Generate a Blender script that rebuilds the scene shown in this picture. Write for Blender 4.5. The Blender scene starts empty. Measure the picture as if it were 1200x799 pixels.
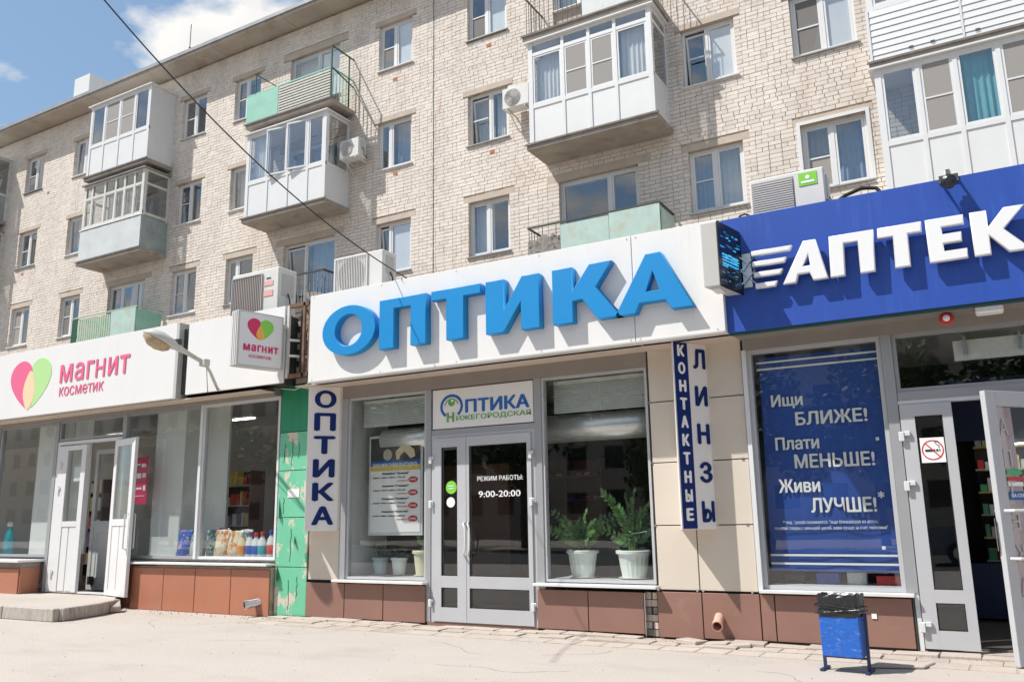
import bpy, bmesh, math, random
from math import sin, cos, pi, radians, sqrt, atan2
from mathutils import Vector, Matrix
random.seed(11)
SC = bpy.context.scene
COL = SC.collection

# ------------------------------------------------------------------ camera, sky, sun, exposure
EYE = 1.44                       # the facades run along X, the camera stands at the origin and looks along +Y
yaw, pitch, roll = 0.51906, 0.20589, -0.017055
fwd = Vector((-sin(yaw)*cos(pitch), cos(yaw)*cos(pitch), sin(pitch)))
rt = Vector((cos(yaw), sin(yaw), 0)); up = rt.cross(fwd)
r2 = cos(roll)*rt + sin(roll)*up; u2 = -sin(roll)*rt + cos(roll)*up
cam = bpy.data.objects.new('camera', bpy.data.cameras.new('camera')); COL.objects.link(cam)
cam.matrix_world = Matrix(((r2.x, u2.x, -fwd.x, 0), (r2.y, u2.y, -fwd.y, 0), (r2.z, u2.z, -fwd.z, EYE), (0, 0, 0, 1)))
cam.data.sensor_width = 36; cam.data.lens = 36*986.4/1200; cam.data.clip_end = 2000
SC.camera = cam
SUN = Vector((1.10, 1.0, -2.12)).normalized()        # direction the sunlight travels
sl = bpy.data.lights.new('sun', 'SUN'); sl.energy = 4.5; sl.angle = radians(0.53); sl.color = (1, .965, .915)
so = bpy.data.objects.new('sun', sl); COL.objects.link(so)
so.rotation_euler = SUN.to_track_quat('-Z', 'Y').to_euler(); so.location = (-20, -20, 40)
SC.view_settings.view_transform = 'Standard'; SC.view_settings.look = 'None'; SC.view_settings.gamma = 1
SC.view_settings.exposure = 0.38
SC.cycles.max_bounces = 7; SC.cycles.transparent_max_bounces = 14; SC.cycles.glossy_bounces = 4
SC.cycles.use_denoising = True
SC.cycles.caustics_reflective = False; SC.cycles.caustics_refractive = False

W = bpy.data.worlds.new('World'); SC.world = W; W.use_nodes = True
nt = W.node_tree; nt.nodes.clear(); N = nt.nodes.new; L = nt.links.new
sky = N('ShaderNodeTexSky'); sky.sky_type = 'NISHITA'; sky.sun_disc = False
sky.sun_elevation = math.asin(-SUN.z); sky.sun_rotation = atan2(-SUN.x, -SUN.y)
sky.air_density = 1.15; sky.dust_density = .25; sky.ozone_density = 1.0
tc = N('ShaderNodeTexCoord'); sep = N('ShaderNodeSeparateXYZ'); L(tc.outputs['Generated'], sep.inputs[0])
zc = N('ShaderNodeMath'); zc.operation = 'MAXIMUM'; L(sep.outputs[2], zc.inputs[0]); zc.inputs[1].default_value = 0
za = N('ShaderNodeMath'); za.operation = 'ADD'; L(zc.outputs[0], za.inputs[0]); za.inputs[1].default_value = .12
dv = N('ShaderNodeVectorMath'); dv.operation = 'DIVIDE'
cb = N('ShaderNodeCombineXYZ'); [L(za.outputs[0], cb.inputs[i]) for i in range(3)]
L(tc.outputs['Generated'], dv.inputs[0]); L(cb.outputs[0], dv.inputs[1])
mp = N('ShaderNodeMapping'); L(dv.outputs[0], mp.inputs[0]); mp.inputs['Location'].default_value = (1.0732, 3.0160, 0)
mp.inputs['Scale'].default_value = (1, 1, .2)
nz = N('ShaderNodeTexNoise'); nz.inputs['Scale'].default_value = 1.5; nz.inputs['Detail'].default_value = 9; nz.inputs['Roughness'].default_value = .56
L(mp.outputs[0], nz.inputs[0])
rp = N('ShaderNodeValToRGB'); rp.color_ramp.elements[0].position = .505; rp.color_ramp.elements[1].position = .565
L(nz.outputs[0], rp.inputs[0])
n2 = N('ShaderNodeTexNoise'); n2.inputs['Scale'].default_value = 3.1; n2.inputs['Detail'].default_value = 6; L(mp.outputs[0], n2.inputs[0])
cr = N('ShaderNodeValToRGB'); cr.color_ramp.elements[0].position = .35; cr.color_ramp.elements[1].position = .65
cr.color_ramp.elements[0].color = (.62, .64, .68, 1); cr.color_ramp.elements[1].color = (.95, .93, .9, 1); L(n2.outputs[0], cr.inputs[0])
sc8 = N('ShaderNodeVectorMath'); sc8.operation = 'SCALE'; sc8.inputs['Scale'].default_value = 8.2; L(cr.outputs[0], sc8.inputs[0])
pale = N('ShaderNodeMix'); pale.data_type = 'RGBA'; pale.inputs[0].default_value = .30; L(sky.outputs[0], pale.inputs[6]); pale.inputs[7].default_value = (3.0, 4.8, 6.9, 1)
mx = N('ShaderNodeMix'); mx.data_type = 'RGBA'; L(rp.outputs[0], mx.inputs[0]); L(pale.outputs[2], mx.inputs[6]); L(sc8.outputs[0], mx.inputs[7])
bg = N('ShaderNodeBackground'); bg.inputs[1].default_value = .10; L(mx.outputs[2], bg.inputs[0])
wo = N('ShaderNodeOutputWorld'); L(bg.outputs[0], wo.inputs[0])

# ------------------------------------------------------------------ materials
def mat(name, col, rough=.6, metal=0, vary=0, vscale=3, bump=0, bscale=60, stain_or_gloss=None, stain_or_gloss_at=(.55, .75), sscale=2.0, spec=.5, stretch=(1, 1, 1), emit=None, island=0, coat=0):
    m = bpy.data.materials.new(name); m.use_nodes = True; t = m.node_tree; b = t.nodes['Principled BSDF']
    b.inputs['Base Color'].default_value = (*col, 1); b.inputs['Roughness'].default_value = rough; b.inputs['Metallic'].default_value = metal
    b.inputs['Specular IOR Level'].default_value = spec; b.inputs['Coat Weight'].default_value = coat
    n = t.nodes.new; l = t.links.new
    if vary or bump or stain_or_gloss or island:
        g = n('ShaderNodeNewGeometry'); mpn = n('ShaderNodeMapping'); mpn.inputs['Scale'].default_value = stretch
        l(g.outputs['Position'], mpn.inputs[0]); P = mpn.outputs[0]
    src = None
    if vary or island:
        rgb = n('ShaderNodeRGB'); rgb.outputs[0].default_value = (*col, 1); src = rgb.outputs[0]
    if vary:
        nn = n('ShaderNodeTexNoise'); nn.inputs['Scale'].default_value = vscale; nn.inputs['Detail'].default_value = 6; nn.inputs['Roughness'].default_value = .6; l(P, nn.inputs[0])
        mr = n('ShaderNodeMapRange'); mr.inputs[1].default_value = .3; mr.inputs[2].default_value = .7; mr.inputs[3].default_value = 1-vary; mr.inputs[4].default_value = 1+vary; l(nn.outputs[0], mr.inputs[0])
        ml = n('ShaderNodeVectorMath'); ml.operation = 'SCALE'; l(src, ml.inputs[0]); l(mr.outputs[0], ml.inputs['Scale']); src = ml.outputs[0]
    if island:
        oi = n('ShaderNodeObjectInfo'); ad = n('ShaderNodeMath'); ad.operation = 'ADD'; l(g.outputs['Random Per Island'], ad.inputs[0]); l(oi.outputs['Random'], ad.inputs[1])
        fr = n('ShaderNodeMath'); fr.operation = 'FRACT'; l(ad.outputs[0], fr.inputs[0])
        r = n('ShaderNodeValToRGB'); e = r.color_ramp.elements; e[0].color = (1-island, 1-island*1.15, 1-island*1.2, 1); e[1].color = (1+island*.4, 1+island*.4, 1+island*.42, 1); e[0].position = 0; e.new(.25).color = (.98, .97, .96, 1); l(fr.outputs[0], r.inputs[0])
        ml2 = n('ShaderNodeVectorMath'); ml2.operation = 'MULTIPLY'; l(src, ml2.inputs[0]); l(r.outputs[0], ml2.inputs[1]); src = ml2.outputs[0]
    if stain_or_gloss:
        ns = n('ShaderNodeTexNoise'); ns.inputs['Scale'].default_value = sscale; ns.inputs['Detail'].default_value = 8; ns.inputs['Roughness'].default_value = .65; l(P, ns.inputs[0])
        mr = n('ShaderNodeMapRange'); mr.inputs[1].default_value = stain_or_gloss_at[0]; mr.inputs[2].default_value = stain_or_gloss_at[1]; l(ns.outputs[0], mr.inputs[0])
        mxx = n('ShaderNodeMix'); mxx.data_type = 'RGBA'; l(mr.outputs[0], mxx.inputs[0]); mxx.inputs[7].default_value = (*stain_or_gloss, 1)
        if src: l(src, mxx.inputs[6])
        else: mxx.inputs[6].default_value = (*col, 1)
        src = mxx.outputs[2]
    if src: l(src, b.inputs['Base Color'])
    if bump:
        nb = n('ShaderNodeTexNoise'); nb.inputs['Scale'].default_value = bscale; nb.inputs['Detail'].default_value = 4; l(P, nb.inputs[0])
        bp = n('ShaderNodeBump'); bp.inputs['Strength'].default_value = bump; bp.inputs['Distance'].default_value = .01; l(nb.outputs[0], bp.inputs['Height']); l(bp.outputs[0], b.inputs['Normal'])
    if emit:
        b.inputs['Emission Color'].default_value = (*emit[0], 1); b.inputs['Emission Strength'].default_value = emit[1]
    return m

def glass(name, tint=(.86, .9, .9), refl=.10, rough=0.0, wav=.0):
    m = bpy.data.materials.new(name); m.use_nodes = True; t = m.node_tree; t.nodes.clear(); n = t.nodes.new; l = t.links.new
    o = n('ShaderNodeOutputMaterial'); tr = n('ShaderNodeBsdfTransparent'); tr.inputs[0].default_value = (*tint, 1)
    gl = n('ShaderNodeBsdfGlossy'); gl.inputs['Roughness'].default_value = rough; gl.inputs[0].default_value = (.95, .97, 1, 1)
    fr = n('ShaderNodeFresnel'); gg = n('ShaderNodeNewGeometry'); ir = n('ShaderNodeMapRange'); ir.inputs[3].default_value = 1.5; ir.inputs[4].default_value = 1/1.5
    l(gg.outputs['Backfacing'], ir.inputs[0]); l(ir.outputs[0], fr.inputs[0])
    mr = n('ShaderNodeMapRange'); mr.inputs[1].default_value = .04; mr.inputs[2].default_value = 1; mr.inputs[3].default_value = refl; mr.inputs[4].default_value = 1; l(fr.outputs[0], mr.inputs[0])
    ms = n('ShaderNodeMixShader'); l(mr.outputs[0], ms.inputs[0]); l(tr.outputs[0], ms.inputs[1]); l(gl.outputs[0], ms.inputs[2]); l(ms.outputs[0], o.inputs[0])
    if wav:
        g = n('ShaderNodeNewGeometry'); nb = n('ShaderNodeTexNoise'); nb.inputs['Scale'].default_value = 1.3; nb.inputs['Detail'].default_value = 1; l(g.outputs['Position'], nb.inputs[0])
        bp = n('ShaderNodeBump'); bp.inputs['Strength'].default_value = wav; bp.inputs['Distance'].default_value = .02; l(nb.outputs[0], bp.inputs['Height']); l(bp.outputs[0], gl.inputs['Normal'])
    return m

M = {}
M['brick'] = mat('silicate_brick', (.725, .655, .585), .88, vary=.10, vscale=.55, bump=.5, bscale=70, island=.10, spec=.2, stain_or_gloss=(.55, .44, .35), stain_or_gloss_at=(.55, .82), sscale=.9, stretch=(1.9, 1.9, .5))
M['mortar'] = mat('mortar', (.49, .40, .325), .95, vary=.15, vscale=6, bump=.6, bscale=90, stain_or_gloss=(.12, .095, .075), stain_or_gloss_at=(.55, .70), sscale=3.2, spec=.1)
M['rbrick'] = mat('red_brick', (.45, .17, .09), .9, vary=.1)
M['concrete'] = mat('old_concrete', (.34, .30, .26), .9, vary=.14, vscale=2.5, bump=.5, bscale=40, stain_or_gloss=(.16, .135, .11), stain_or_gloss_at=(.52, .8), sscale=2.2, spec=.2)
M['lintel'] = mat('lintel_concrete', (.52, .445, .37), .9, vary=.1, vscale=4, bump=.3, bscale=50, spec=.2)
M['eave'] = mat('eave_concrete', (.40, .35, .30), .9, vary=.12, vscale=1.5, bump=.3, bscale=30, stain_or_gloss=(.2, .17, .14), stain_or_gloss_at=(.55, .8), sscale=1.1, spec=.2)
M['flash'] = mat('zinc_flashing', (.30, .30, .30), .5, metal=.3, vary=.15, vscale=3)
M['pvc'] = mat('white_pvc', (.70, .70, .695), .35, vary=.03, vscale=1.5, spec=.5)
M['pvcold'] = mat('painted_wood_frame', (.62, .60, .55), .6, vary=.12, vscale=5, stain_or_gloss=(.3, .26, .2), stain_or_gloss_at=(.6, .8), sscale=7)
M['panel'] = mat('white_sandwich_panel', (.70, .70, .69), .4, vary=.03, vscale=2)
M['siding'] = mat('vinyl_siding', (.66, .665, .665), .5, vary=.02)
M['metal_pale'] = mat('pale_painted_sheet', (.56, .59, .58), .5, vary=.08, vscale=2, stain_or_gloss=(.33, .26, .19), stain_or_gloss_at=(.64, .8), sscale=3)
M['metal_mid'] = mat('grey_green_sheet', (.28, .33, .32), .5, vary=.2, vscale=3)
M['green_sheet'] = mat('mint_sheet', (.27, .52, .41), .5, vary=.08, vscale=3, stain_or_gloss=(.30, .27, .2), stain_or_gloss_at=(.66, .8), sscale=4)
M['green_pale'] = mat('faded_mint_fibreglass', (.42, .56, .50), .5, vary=.08, vscale=4, stain_or_gloss=(.45, .42, .34), stain_or_gloss_at=(.52, .75), sscale=3)
M['slat_grey'] = mat('weathered_slat', (.55, .54, .48), .7, vary=.1, vscale=6, stain_or_gloss=(.2, .18, .15), stain_or_gloss_at=(.6, .8), sscale=8)
M['slat_green'] = mat('peeling_green_slat', (.30, .50, .36), .7, vary=.15, vscale=8, stain_or_gloss=(.5, .45, .36), stain_or_gloss_at=(.48, .58), sscale=9)
M['edge'] = mat('weathered_edge', (.17, .15, .13), .8, vary=.3, vscale=5, stain_or_gloss=(.28, .17, .11), stain_or_gloss_at=(.62, .7), sscale=3)
M['rusty'] = mat('rusty_steel', (.17, .10, .07), .8, metal=.1, vary=.25, vscale=9, stain_or_gloss=(.32, .15, .08), stain_or_gloss_at=(.5, .7), sscale=8)
M['dark_iron'] = mat('dark_iron', (.06, .065, .06), .6, metal=.3, vary=.2, vscale=8)
M['tattered'] = mat('tattered_sheet', (.25, .23, .2), .8, vary=.3, vscale=12, stain_or_gloss=(.06, .05, .05), stain_or_gloss_at=(.5, .6), sscale=7)
M['glass'] = glass('window_glass', (.955, .97, .975), .115, wav=.10)
M['glass_shop'] = glass('shop_glass', (.965, .98, .975), .055, wav=.05)
M['glass_old'] = glass('dusty_glass', (.93, .94, .93), .09, rough=.08, wav=.3)
M['net'] = mat('insect_screen', (.30, .28, .26), .8)
M['net_dark'] = mat('dark_insect_screen', (.17, .16, .15), .8)
M['curtain'] = mat('white_curtain', (.80, .79, .76), .9, vary=.06, vscale=8, stretch=(8, 1, 1))
M['curtain_blue'] = mat('blue_curtain', (.30, .38, .50), .9, vary=.15, vscale=8, stretch=(8, 1, 1))
M['curtain_teal'] = mat('teal_curtain', (.16, .44, .46), .9, vary=.15, vscale=8, stretch=(8, 1, 1))
M['curtain_beige'] = mat('beige_curtain', (.45, .40, .33), .9, vary=.1, vscale=8, stretch=(8, 1, 1))
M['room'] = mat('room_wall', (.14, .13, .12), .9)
M['acm'] = mat('white_composite', (.765, .755, .735), .38, vary=.018, vscale=.9, stain_or_gloss=(.60, .57, .52), stain_or_gloss_at=(.62, .95), sscale=1.6, stretch=(6, 6, .7))
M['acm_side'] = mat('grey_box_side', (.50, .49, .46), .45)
M['magnit_w'] = mat('white_lightbox', (.76, .75, .73), .35, vary=.015, vscale=.8, stain_or_gloss=(.6, .58, .53), stain_or_gloss_at=(.62, .95), sscale=1.4, stretch=(5, 5, .7))
M['blue_l'] = mat('bright_blue_acrylic', (.0, .235, .57), .45, vary=.03, vscale=2, spec=.5)
M['blue_p'] = mat('royal_blue_panel', (.018, .070, .36), .45, vary=.06, vscale=1.2, stain_or_gloss=(.045, .11, .40), stain_or_gloss_at=(.55, .8), sscale=2, stretch=(6, 6, .6))
M['white_l'] = mat('white_acrylic', (.78, .78, .78), .35)
M['cream'] = mat('cream_tile', (.62, .55, .46), .4, vary=.03, vscale=1.5, bump=.08, bscale=120)
M['brown'] = mat('brown_tile', (.265, .145, .112), .42, vary=.08, vscale=1.2, bump=.08, bscale=120, stain_or_gloss=(.38, .24, .18), stain_or_gloss_at=(.60, .9), sscale=2.5)
M['terra'] = mat('terracotta_tile', (.42, .17, .10), .45, vary=.05, vscale=1.3, stain_or_gloss=(.36, .2, .13), stain_or_gloss_at=(.55, .9), sscale=2.5)
M['grey_fr'] = mat('grey_aluminium', (.34, .345, .355), .4, metal=.15, vary=.03)
M['white_fr'] = mat('white_aluminium', (.66, .67, .68), .4, vary=.03)
M['door_opt'] = mat('pale_grey_door', (.47, .475, .49), .38, vary=.03)
M['beam'] = mat('taupe_beam', (.27, .245, .22), .6, vary=.06)
M['soffit'] = mat('beige_soffit', (.62, .52, .43), .6, vary=.05)
M['dgreen'] = mat('dark_green_paint', (.012, .075, .035), .6, vary=.2, vscale=7)
M['green_peel'] = mat('green_film_peeling', (.15, .50, .31), .5, vary=.05, vscale=3, stain_or_gloss=(.60, .53, .43), stain_or_gloss_at=(.565, .58), sscale=3.6, stretch=(1.2, 1, .75))
M['green_deep'] = mat('deep_green_film', (.015, .25, .12), .5, vary=.12, vscale=4, stretch=(3, 1, .6))
M['sill'] = mat('white_metal_sill', (.70, .70, .69), .35, vary=.04, stain_or_gloss=(.5, .47, .42), stain_or_gloss_at=(.6, .9), sscale=3)
M['navy'] = mat('navy_vinyl', (.006, .022, .135), .6, spec=.2)
M['sign_grey'] = mat('sign_face_white', (.76, .74, .725), .5)
M['pink'] = mat('pink_vinyl', (.76, .13, .26), .5); M['lime'] = mat('lime_vinyl', (.44, .70, .29), .5); M['peach'] = mat('pale_peach_vinyl', (.80, .62, .40), .4)
M['pink2'] = mat('raspberry_vinyl', (.62, .015, .10), .4); M['lime2'] = mat('green_vinyl', (.22, .60, .06), .4); M['orange'] = mat('orange_vinyl', (.85, .42, .06), .4)
M['logo_blue'] = mat('logo_blue', (.02, .12, .40), .4); M['logo_green'] = mat('logo_green', (.15, .38, .08), .4)
M['white'] = mat('white_print', (.86, .86, .85), .5); M['black'] = mat('black_print', (.02, .02, .02), .5)
M['red'] = mat('red_print', (.60, .03, .03), .4); M['redtrim'] = mat('beacon_red', (.55, .02, .02), .35)
M['banner'] = mat('blue_banner_fabric', (.015, .07, .33), .55, vary=.12, vscale=1.3)
M['pave'] = mat('dusty_paving', (.455, .405, .36), .92, vary=.035, vscale=.8, bump=.7, bscale=45, stain_or_gloss=(.38, .32, .28), stain_or_gloss_at=(.52, .85), sscale=1.1, spec=.15, stretch=(.6, 1, 1))
M['paver'] = mat('concrete_paver', (.465, .41, .36), .92, vary=.08, vscale=5, bump=.5, bscale=50, island=.10, spec=.15)
M['joint'] = mat('sand_joint', (.40, .34, .28), .95, vary=.2, vscale=8)
M['kerb'] = mat('worn_kerb', (.46, .41, .36), .9, vary=.12, vscale=6, bump=.6, bscale=40, stain_or_gloss=(.2, .17, .14), stain_or_gloss_at=(.5, .75), sscale=7, stretch=(4, 4, .6))
M['ac'] = mat('ac_white', (.66, .65, .62), .45, vary=.04); M['ac_dark'] = mat('ac_grille', (.27, .24, .22), .5); M['ac_taupe'] = mat('ac_taupe_bar', (.42, .38, .35), .5); M['ac_side'] = mat('ac_side_grey', (.50, .49, .48), .5)
M['bin'] = mat('worn_blue_paint', (.015, .12, .50), .45, vary=.12, vscale=12, stain_or_gloss=(.28, .36, .52), stain_or_gloss_at=(.56, .78), sscale=14, stretch=(1, 1, 2.5))
M['bin_dark'] = mat('navy_steel', (.02, .04, .12), .5)
M['bag'] = mat('black_bin_bag', (.022, .022, .023), .24, bump=.9, bscale=14, stain_or_gloss=(.22, .21, .20), stain_or_gloss_at=(.62, .66), sscale=9, stretch=(.5, .5, 3.5))  # pale grey streaks paint the bag's glossy highlights into its colour
M['chrome'] = mat('satin_steel', (.6, .6, .6), .25, metal=.9); M['lampgrey'] = mat('lamp_housing', (.52, .50, .46), .5, vary=.08, vscale=8)
M['lampglass'] = mat('amber_lamp_cover', (.42, .31, .19), .3, vary=.2, vscale=20)
M['cable'] = mat('black_cable', (.015, .015, .015), .5)
M['pot'] = mat('white_pot', (.78, .81, .76), .4); M['pot_blue'] = mat('pale_blue_pot', (.35, .48, .50), .4); M['pot_cream'] = mat('cream_pot', (.68, .66, .45), .4)
M['leaf'] = mat('zz_leaf', (.095, .21, .055), .35, vary=.3, vscale=9); M['stem'] = mat('green_stem', (.10, .17, .05), .5)
M['leafdark'] = mat('dark_leaf', (.02, .055, .02), .4)
M['tree'] = mat('tree_leaf', (.05, .10, .028), .6, vary=.35, vscale=2); M['bark'] = mat('bark', (.12, .09, .065), .9)
M['soil'] = mat('soil', (.04, .03, .02), .9)
M['blind'] = mat('venetian_blind', (.74, .77, .72), .5)
M['reflection_band'] = mat('brushed_reflection_band', (.88, .88, .86), .32, metal=.6, vary=.1, vscale=5, stretch=(.5, 1, 9))  # bright metal for the added tubes that imitate a reflected canopy
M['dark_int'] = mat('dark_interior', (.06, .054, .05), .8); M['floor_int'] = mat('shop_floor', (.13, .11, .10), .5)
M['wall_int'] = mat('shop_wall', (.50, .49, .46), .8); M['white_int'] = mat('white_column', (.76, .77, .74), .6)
M['wood'] = mat('shelf_wood', (.14, .06, .035), .5); M['tube'] = mat('lit_tube', (.9, .9, .9), .5, emit=((1, .97, .9), 9.0))
M['asphalt'] = mat('asphalt', (.06, .06, .06), .9, vary=.1); M['car'] = mat('car_paint', (.10, .14, .20), .25, metal=.3, coat=1); M['tyre'] = mat('tyre', (.02, .02, .02), .8)
M['led'] = mat('dark_led_screen', (.012, .016, .022), .25); M['cyan'] = mat('led_cyan', (.02, .12, .2), .4, emit=((.05, .5, .95), .75)); M['cyan2'] = mat('led_deep', (.02, .05, .1), .4, emit=((.02, .2, .55), .5))
M['facade_b'] = mat('far_facade', (.42, .38, .33), .9, vary=.1); M['facade_win'] = mat('far_window', (.03, .035, .04), .2)
for nm, c in dict(g_white=(.66, .67, .67), g_orange=(.72, .26, .06), g_blue=(.03, .10, .42), g_teal=(.02, .35, .42), g_green=(.08, .42, .18), g_red=(.55, .05, .05), g_yellow=(.66, .50, .12), g_purple=(.22, .10, .35), g_cream=(.66, .55, .35)).items():
    M[nm] = mat(nm.replace('g_', 'pack_'), c, .35, vary=.08, vscale=30)
M['bagprint'] = mat('printed_bag', (.70, .62, .45), .3, vary=.2, vscale=14, stain_or_gloss=(.62, .20, .05), stain_or_gloss_at=(.52, .56), sscale=9)
M['bagprint_blue'] = mat('printed_blue_bag', (.04, .12, .45), .3, vary=.2, vscale=14, stain_or_gloss=(.70, .35, .35), stain_or_gloss_at=(.54, .58), sscale=9)
M['bagprint_green'] = mat('printed_green_bag', (.60, .62, .60), .3, vary=.1, vscale=14, stain_or_gloss=(.05, .22, .2), stain_or_gloss_at=(.50, .54), sscale=11)

# ------------------------------------------------------------------ mesh helpers (world coordinates)
WL = {}                                   # world location of every object made here
class MB:
    def __init__(s): s.v = []; s.f = []
    def box(s, x0, x1, y0, y1, z0, z1):
        if x1 < x0: x0, x1 = x1, x0
        if y1 < y0: y0, y1 = y1, y0
        if z1 < z0: z0, z1 = z1, z0
        n = len(s.v)
        s.v += [(x0, y0, z0), (x1, y0, z0), (x1, y1, z0), (x0, y1, z0), (x0, y0, z1), (x1, y0, z1), (x1, y1, z1), (x0, y1, z1)]
        s.f += [tuple(n+i for i in q) for q in ((0, 3, 2, 1), (4, 5, 6, 7), (0, 1, 5, 4), (1, 2, 6, 5), (2, 3, 7, 6), (3, 0, 4, 7))]
        return s
    def obox(s, c, d, L_, w, h):          # box centred at c, long axis d (L_), w across, h upwards
        d = Vector(d).normalized(); u = Vector((0, 0, 1))
        if abs(d.z) > .95: u = Vector((0, 1, 0))
        a = d.cross(u).normalized(); u = a.cross(d); c = Vector(c); n = len(s.v)
        for k in (-1, 1):
            for i, j in ((-1, -1), (1, -1), (1, 1), (-1, 1)): s.v.append(tuple(c+d*(k*L_/2)+a*(i*w/2)+u*(j*h/2)))
        s.f += [tuple(n+i for i in q) for q in ((0, 1, 2, 3), (7, 6, 5, 4), (0, 4, 5, 1), (1, 5, 6, 2), (2, 6, 7, 3), (3, 7, 4, 0))]
        return s
    def bar(s, p, q, w, h=None):
        p = Vector(p); q = Vector(q); return s.obox((p+q)/2, q-p, (q-p).length, w, h or w)
    def tube(s, pts, r, k=8, cap=True):
        pts = [Vector(p) for p in pts]; n0 = len(s.v); rr = r if isinstance(r, (list, tuple)) else [r]*len(pts)
        ref = Vector((.13, .31, .94))
        for i, p in enumerate(pts):
            d = (pts[min(i+1, len(pts)-1)]-pts[max(i-1, 0)]).normalized()
            a = d.cross(ref).normalized(); b = d.cross(a)
            for j in range(k): s.v.append(tuple(p+(a*cos(2*pi*j/k)+b*sin(2*pi*j/k))*rr[i]))
        for i in range(len(pts)-1):
            for j in range(k):
                a0 = n0+i*k+j; a1 = n0+i*k+(j+1) % k; s.f.append((a0, a1, a1+k, a0+k))
        if cap:
            s.f.append(tuple(n0+j for j in range(k))[::-1]); s.f.append(tuple(n0+(len(pts)-1)*k+j for j in range(k)))
        return s
    def lathe(s, c, prof, k=24, axis='z', flute=0):
        n0 = len(s.v); c = Vector(c)
        for r, h in prof:
            for j in range(k):
                rr = r*(1-(flute if j % 2 else 0)); a, b = cos(2*pi*j/k)*rr, sin(2*pi*j/k)*rr
                s.v.append(tuple(c+(Vector((a, b, h)) if axis == 'z' else Vector((a, h, b)) if axis == 'y' else Vector((h, a, b)))))
        for i in range(len(prof)-1):
            for j in range(k):
                a0 = n0+i*k+j; a1 = n0+i*k+(j+1) % k; s.f.append((a0, a1, a1+k, a0+k))
        s.f.append(tuple(n0+j for j in range(k))); s.f.append(tuple(n0+(len(prof)-1)*k+j for j in range(k)))
        return s
    def prism(s, poly, z0, z1):           # convex polygon in XY extruded in Z
        n = len(s.v); k = len(poly)
        s.v += [(x, y, z0) for x, y in poly]+[(x, y, z1) for x, y in poly]
        s.f += [tuple(n+i for i in range(k))[::-1], tuple(n+k+i for i in range(k))]+[(n+i, n+(i+1) % k, n+k+(i+1) % k, n+k+i) for i in range(k)]
        return s
    def prismY(s, poly, y0, y1):          # polygon in XZ extruded in Y
        n = len(s.v); k = len(poly)
        s.v += [(x, y0, z) for x, z in poly]+[(x, y1, z) for x, z in poly]
        s.f += [tuple(n+i for i in range(k)), tuple(n+k+i for i in range(k))[::-1]]+[(n+i, n+k+i, n+k+(i+1) % k, n+(i+1) % k) for i in range(k)]
        return s
    def quad(s, *p):
        n = len(s.v); s.v += [tuple(q) for q in p]; s.f.append(tuple(range(n, n+len(p)))); return s

def link(o, parent, loc):
    loc = Vector(loc); COL.objects.link(o)
    if parent is not None:
        o.parent = parent; o.location = loc-WL[parent.name]
    else: o.location = loc
    WL[o.name] = loc; return o
def empty(name, loc, label, cat, group=None, kind=None):
    o = link(bpy.data.objects.new(name, None), None, loc); o.empty_display_size = .2
    return tag(o, label, cat, group, kind)
def tag(o, label=None, cat=None, group=None, kind=None):
    if label: o['label'] = label
    if cat: o['category'] = cat
    if group: o['group'] = group
    if kind: o['kind'] = kind
    return o
def obj(name, mb, m, parent=None, smooth=False, bevel=0, fixn=True):
    vs = [Vector(v) for v in mb.v]
    lo = Vector([min(v[i] for v in vs) for i in range(3)]); hi = Vector([max(v[i] for v in vs) for i in range(3)])
    c = (lo+hi)/2; me = bpy.data.meshes.new(name); me.from_pydata([v-c for v in vs], [], mb.f)
    if fixn or bevel:
        bm = bmesh.new(); bm.from_mesh(me)
        if bevel: bmesh.ops.bevel(bm, geom=[e for e in bm.edges if e.calc_face_angle(0) > .6], offset=bevel, segments=1, affect='EDGES', clamp_overlap=True)
        bmesh.ops.recalc_face_normals(bm, faces=bm.faces); bm.to_mesh(me); bm.free()
    if smooth: me.shade_smooth()
    if isinstance(m, str): m = M[m]
    me.materials.append(m)
    return link(bpy.data.objects.new(name, me), parent, c)
def box(name, m, parent, x0, x1, y0, y1, z0, z1, bevel=0): return obj(name, MB().box(x0, x1, y0, y1, z0, z1), m, parent, bevel=bevel)

TEXTS = []
def text(name, body, x, y, z, w, h, m, parent, rotz=0, ext=.0015, bold=0, mirror=False, spacing=1):
    """lettering whose bounding box starts at (x, y, z) and is w wide and h high"""
    cu = bpy.data.curves.new(name, 'FONT'); cu.body = body; cu.size = 1; cu.extrude = 1; cu.resolution_u = 3; cu.space_character = spacing
    cu.materials.append(M[m]); o = bpy.data.objects.new(name, cu); link(o, parent, (x, y, z)); o.rotation_euler = (pi/2, 0, rotz)
    TEXTS.append((o, w, h, ext, mirror, bold*.8)); return o
ADV = {'м': (.075, .69, .765), 'а': (.043, .481, .54), 'г': (.075, .414, .425), 'н': (.075, .509, .584), 'и': (.075, .512, .587), 'т': (.009, .456, .465)}
def word(body, x, y, z, w, h, m, parent, rotz=0, ext=.0015, bold=0):
    pos = 0; spans = []
    for ch in body: a, b, ad = ADV[ch]; spans.append((ch, pos+a, pos+b)); pos += ad
    k = w/(spans[-1][2]-spans[0][1]); x0 = spans[0][1]
    for ch, a, b in spans:
        s_ = (a-x0)*k; text('letter', 'Н' if ch == 'н' else ch, x+cos(rotz)*s_, y+sin(rotz)*s_, z, (b-a)*k, h, m, parent, rotz=rotz, ext=ext, bold=bold)
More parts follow.
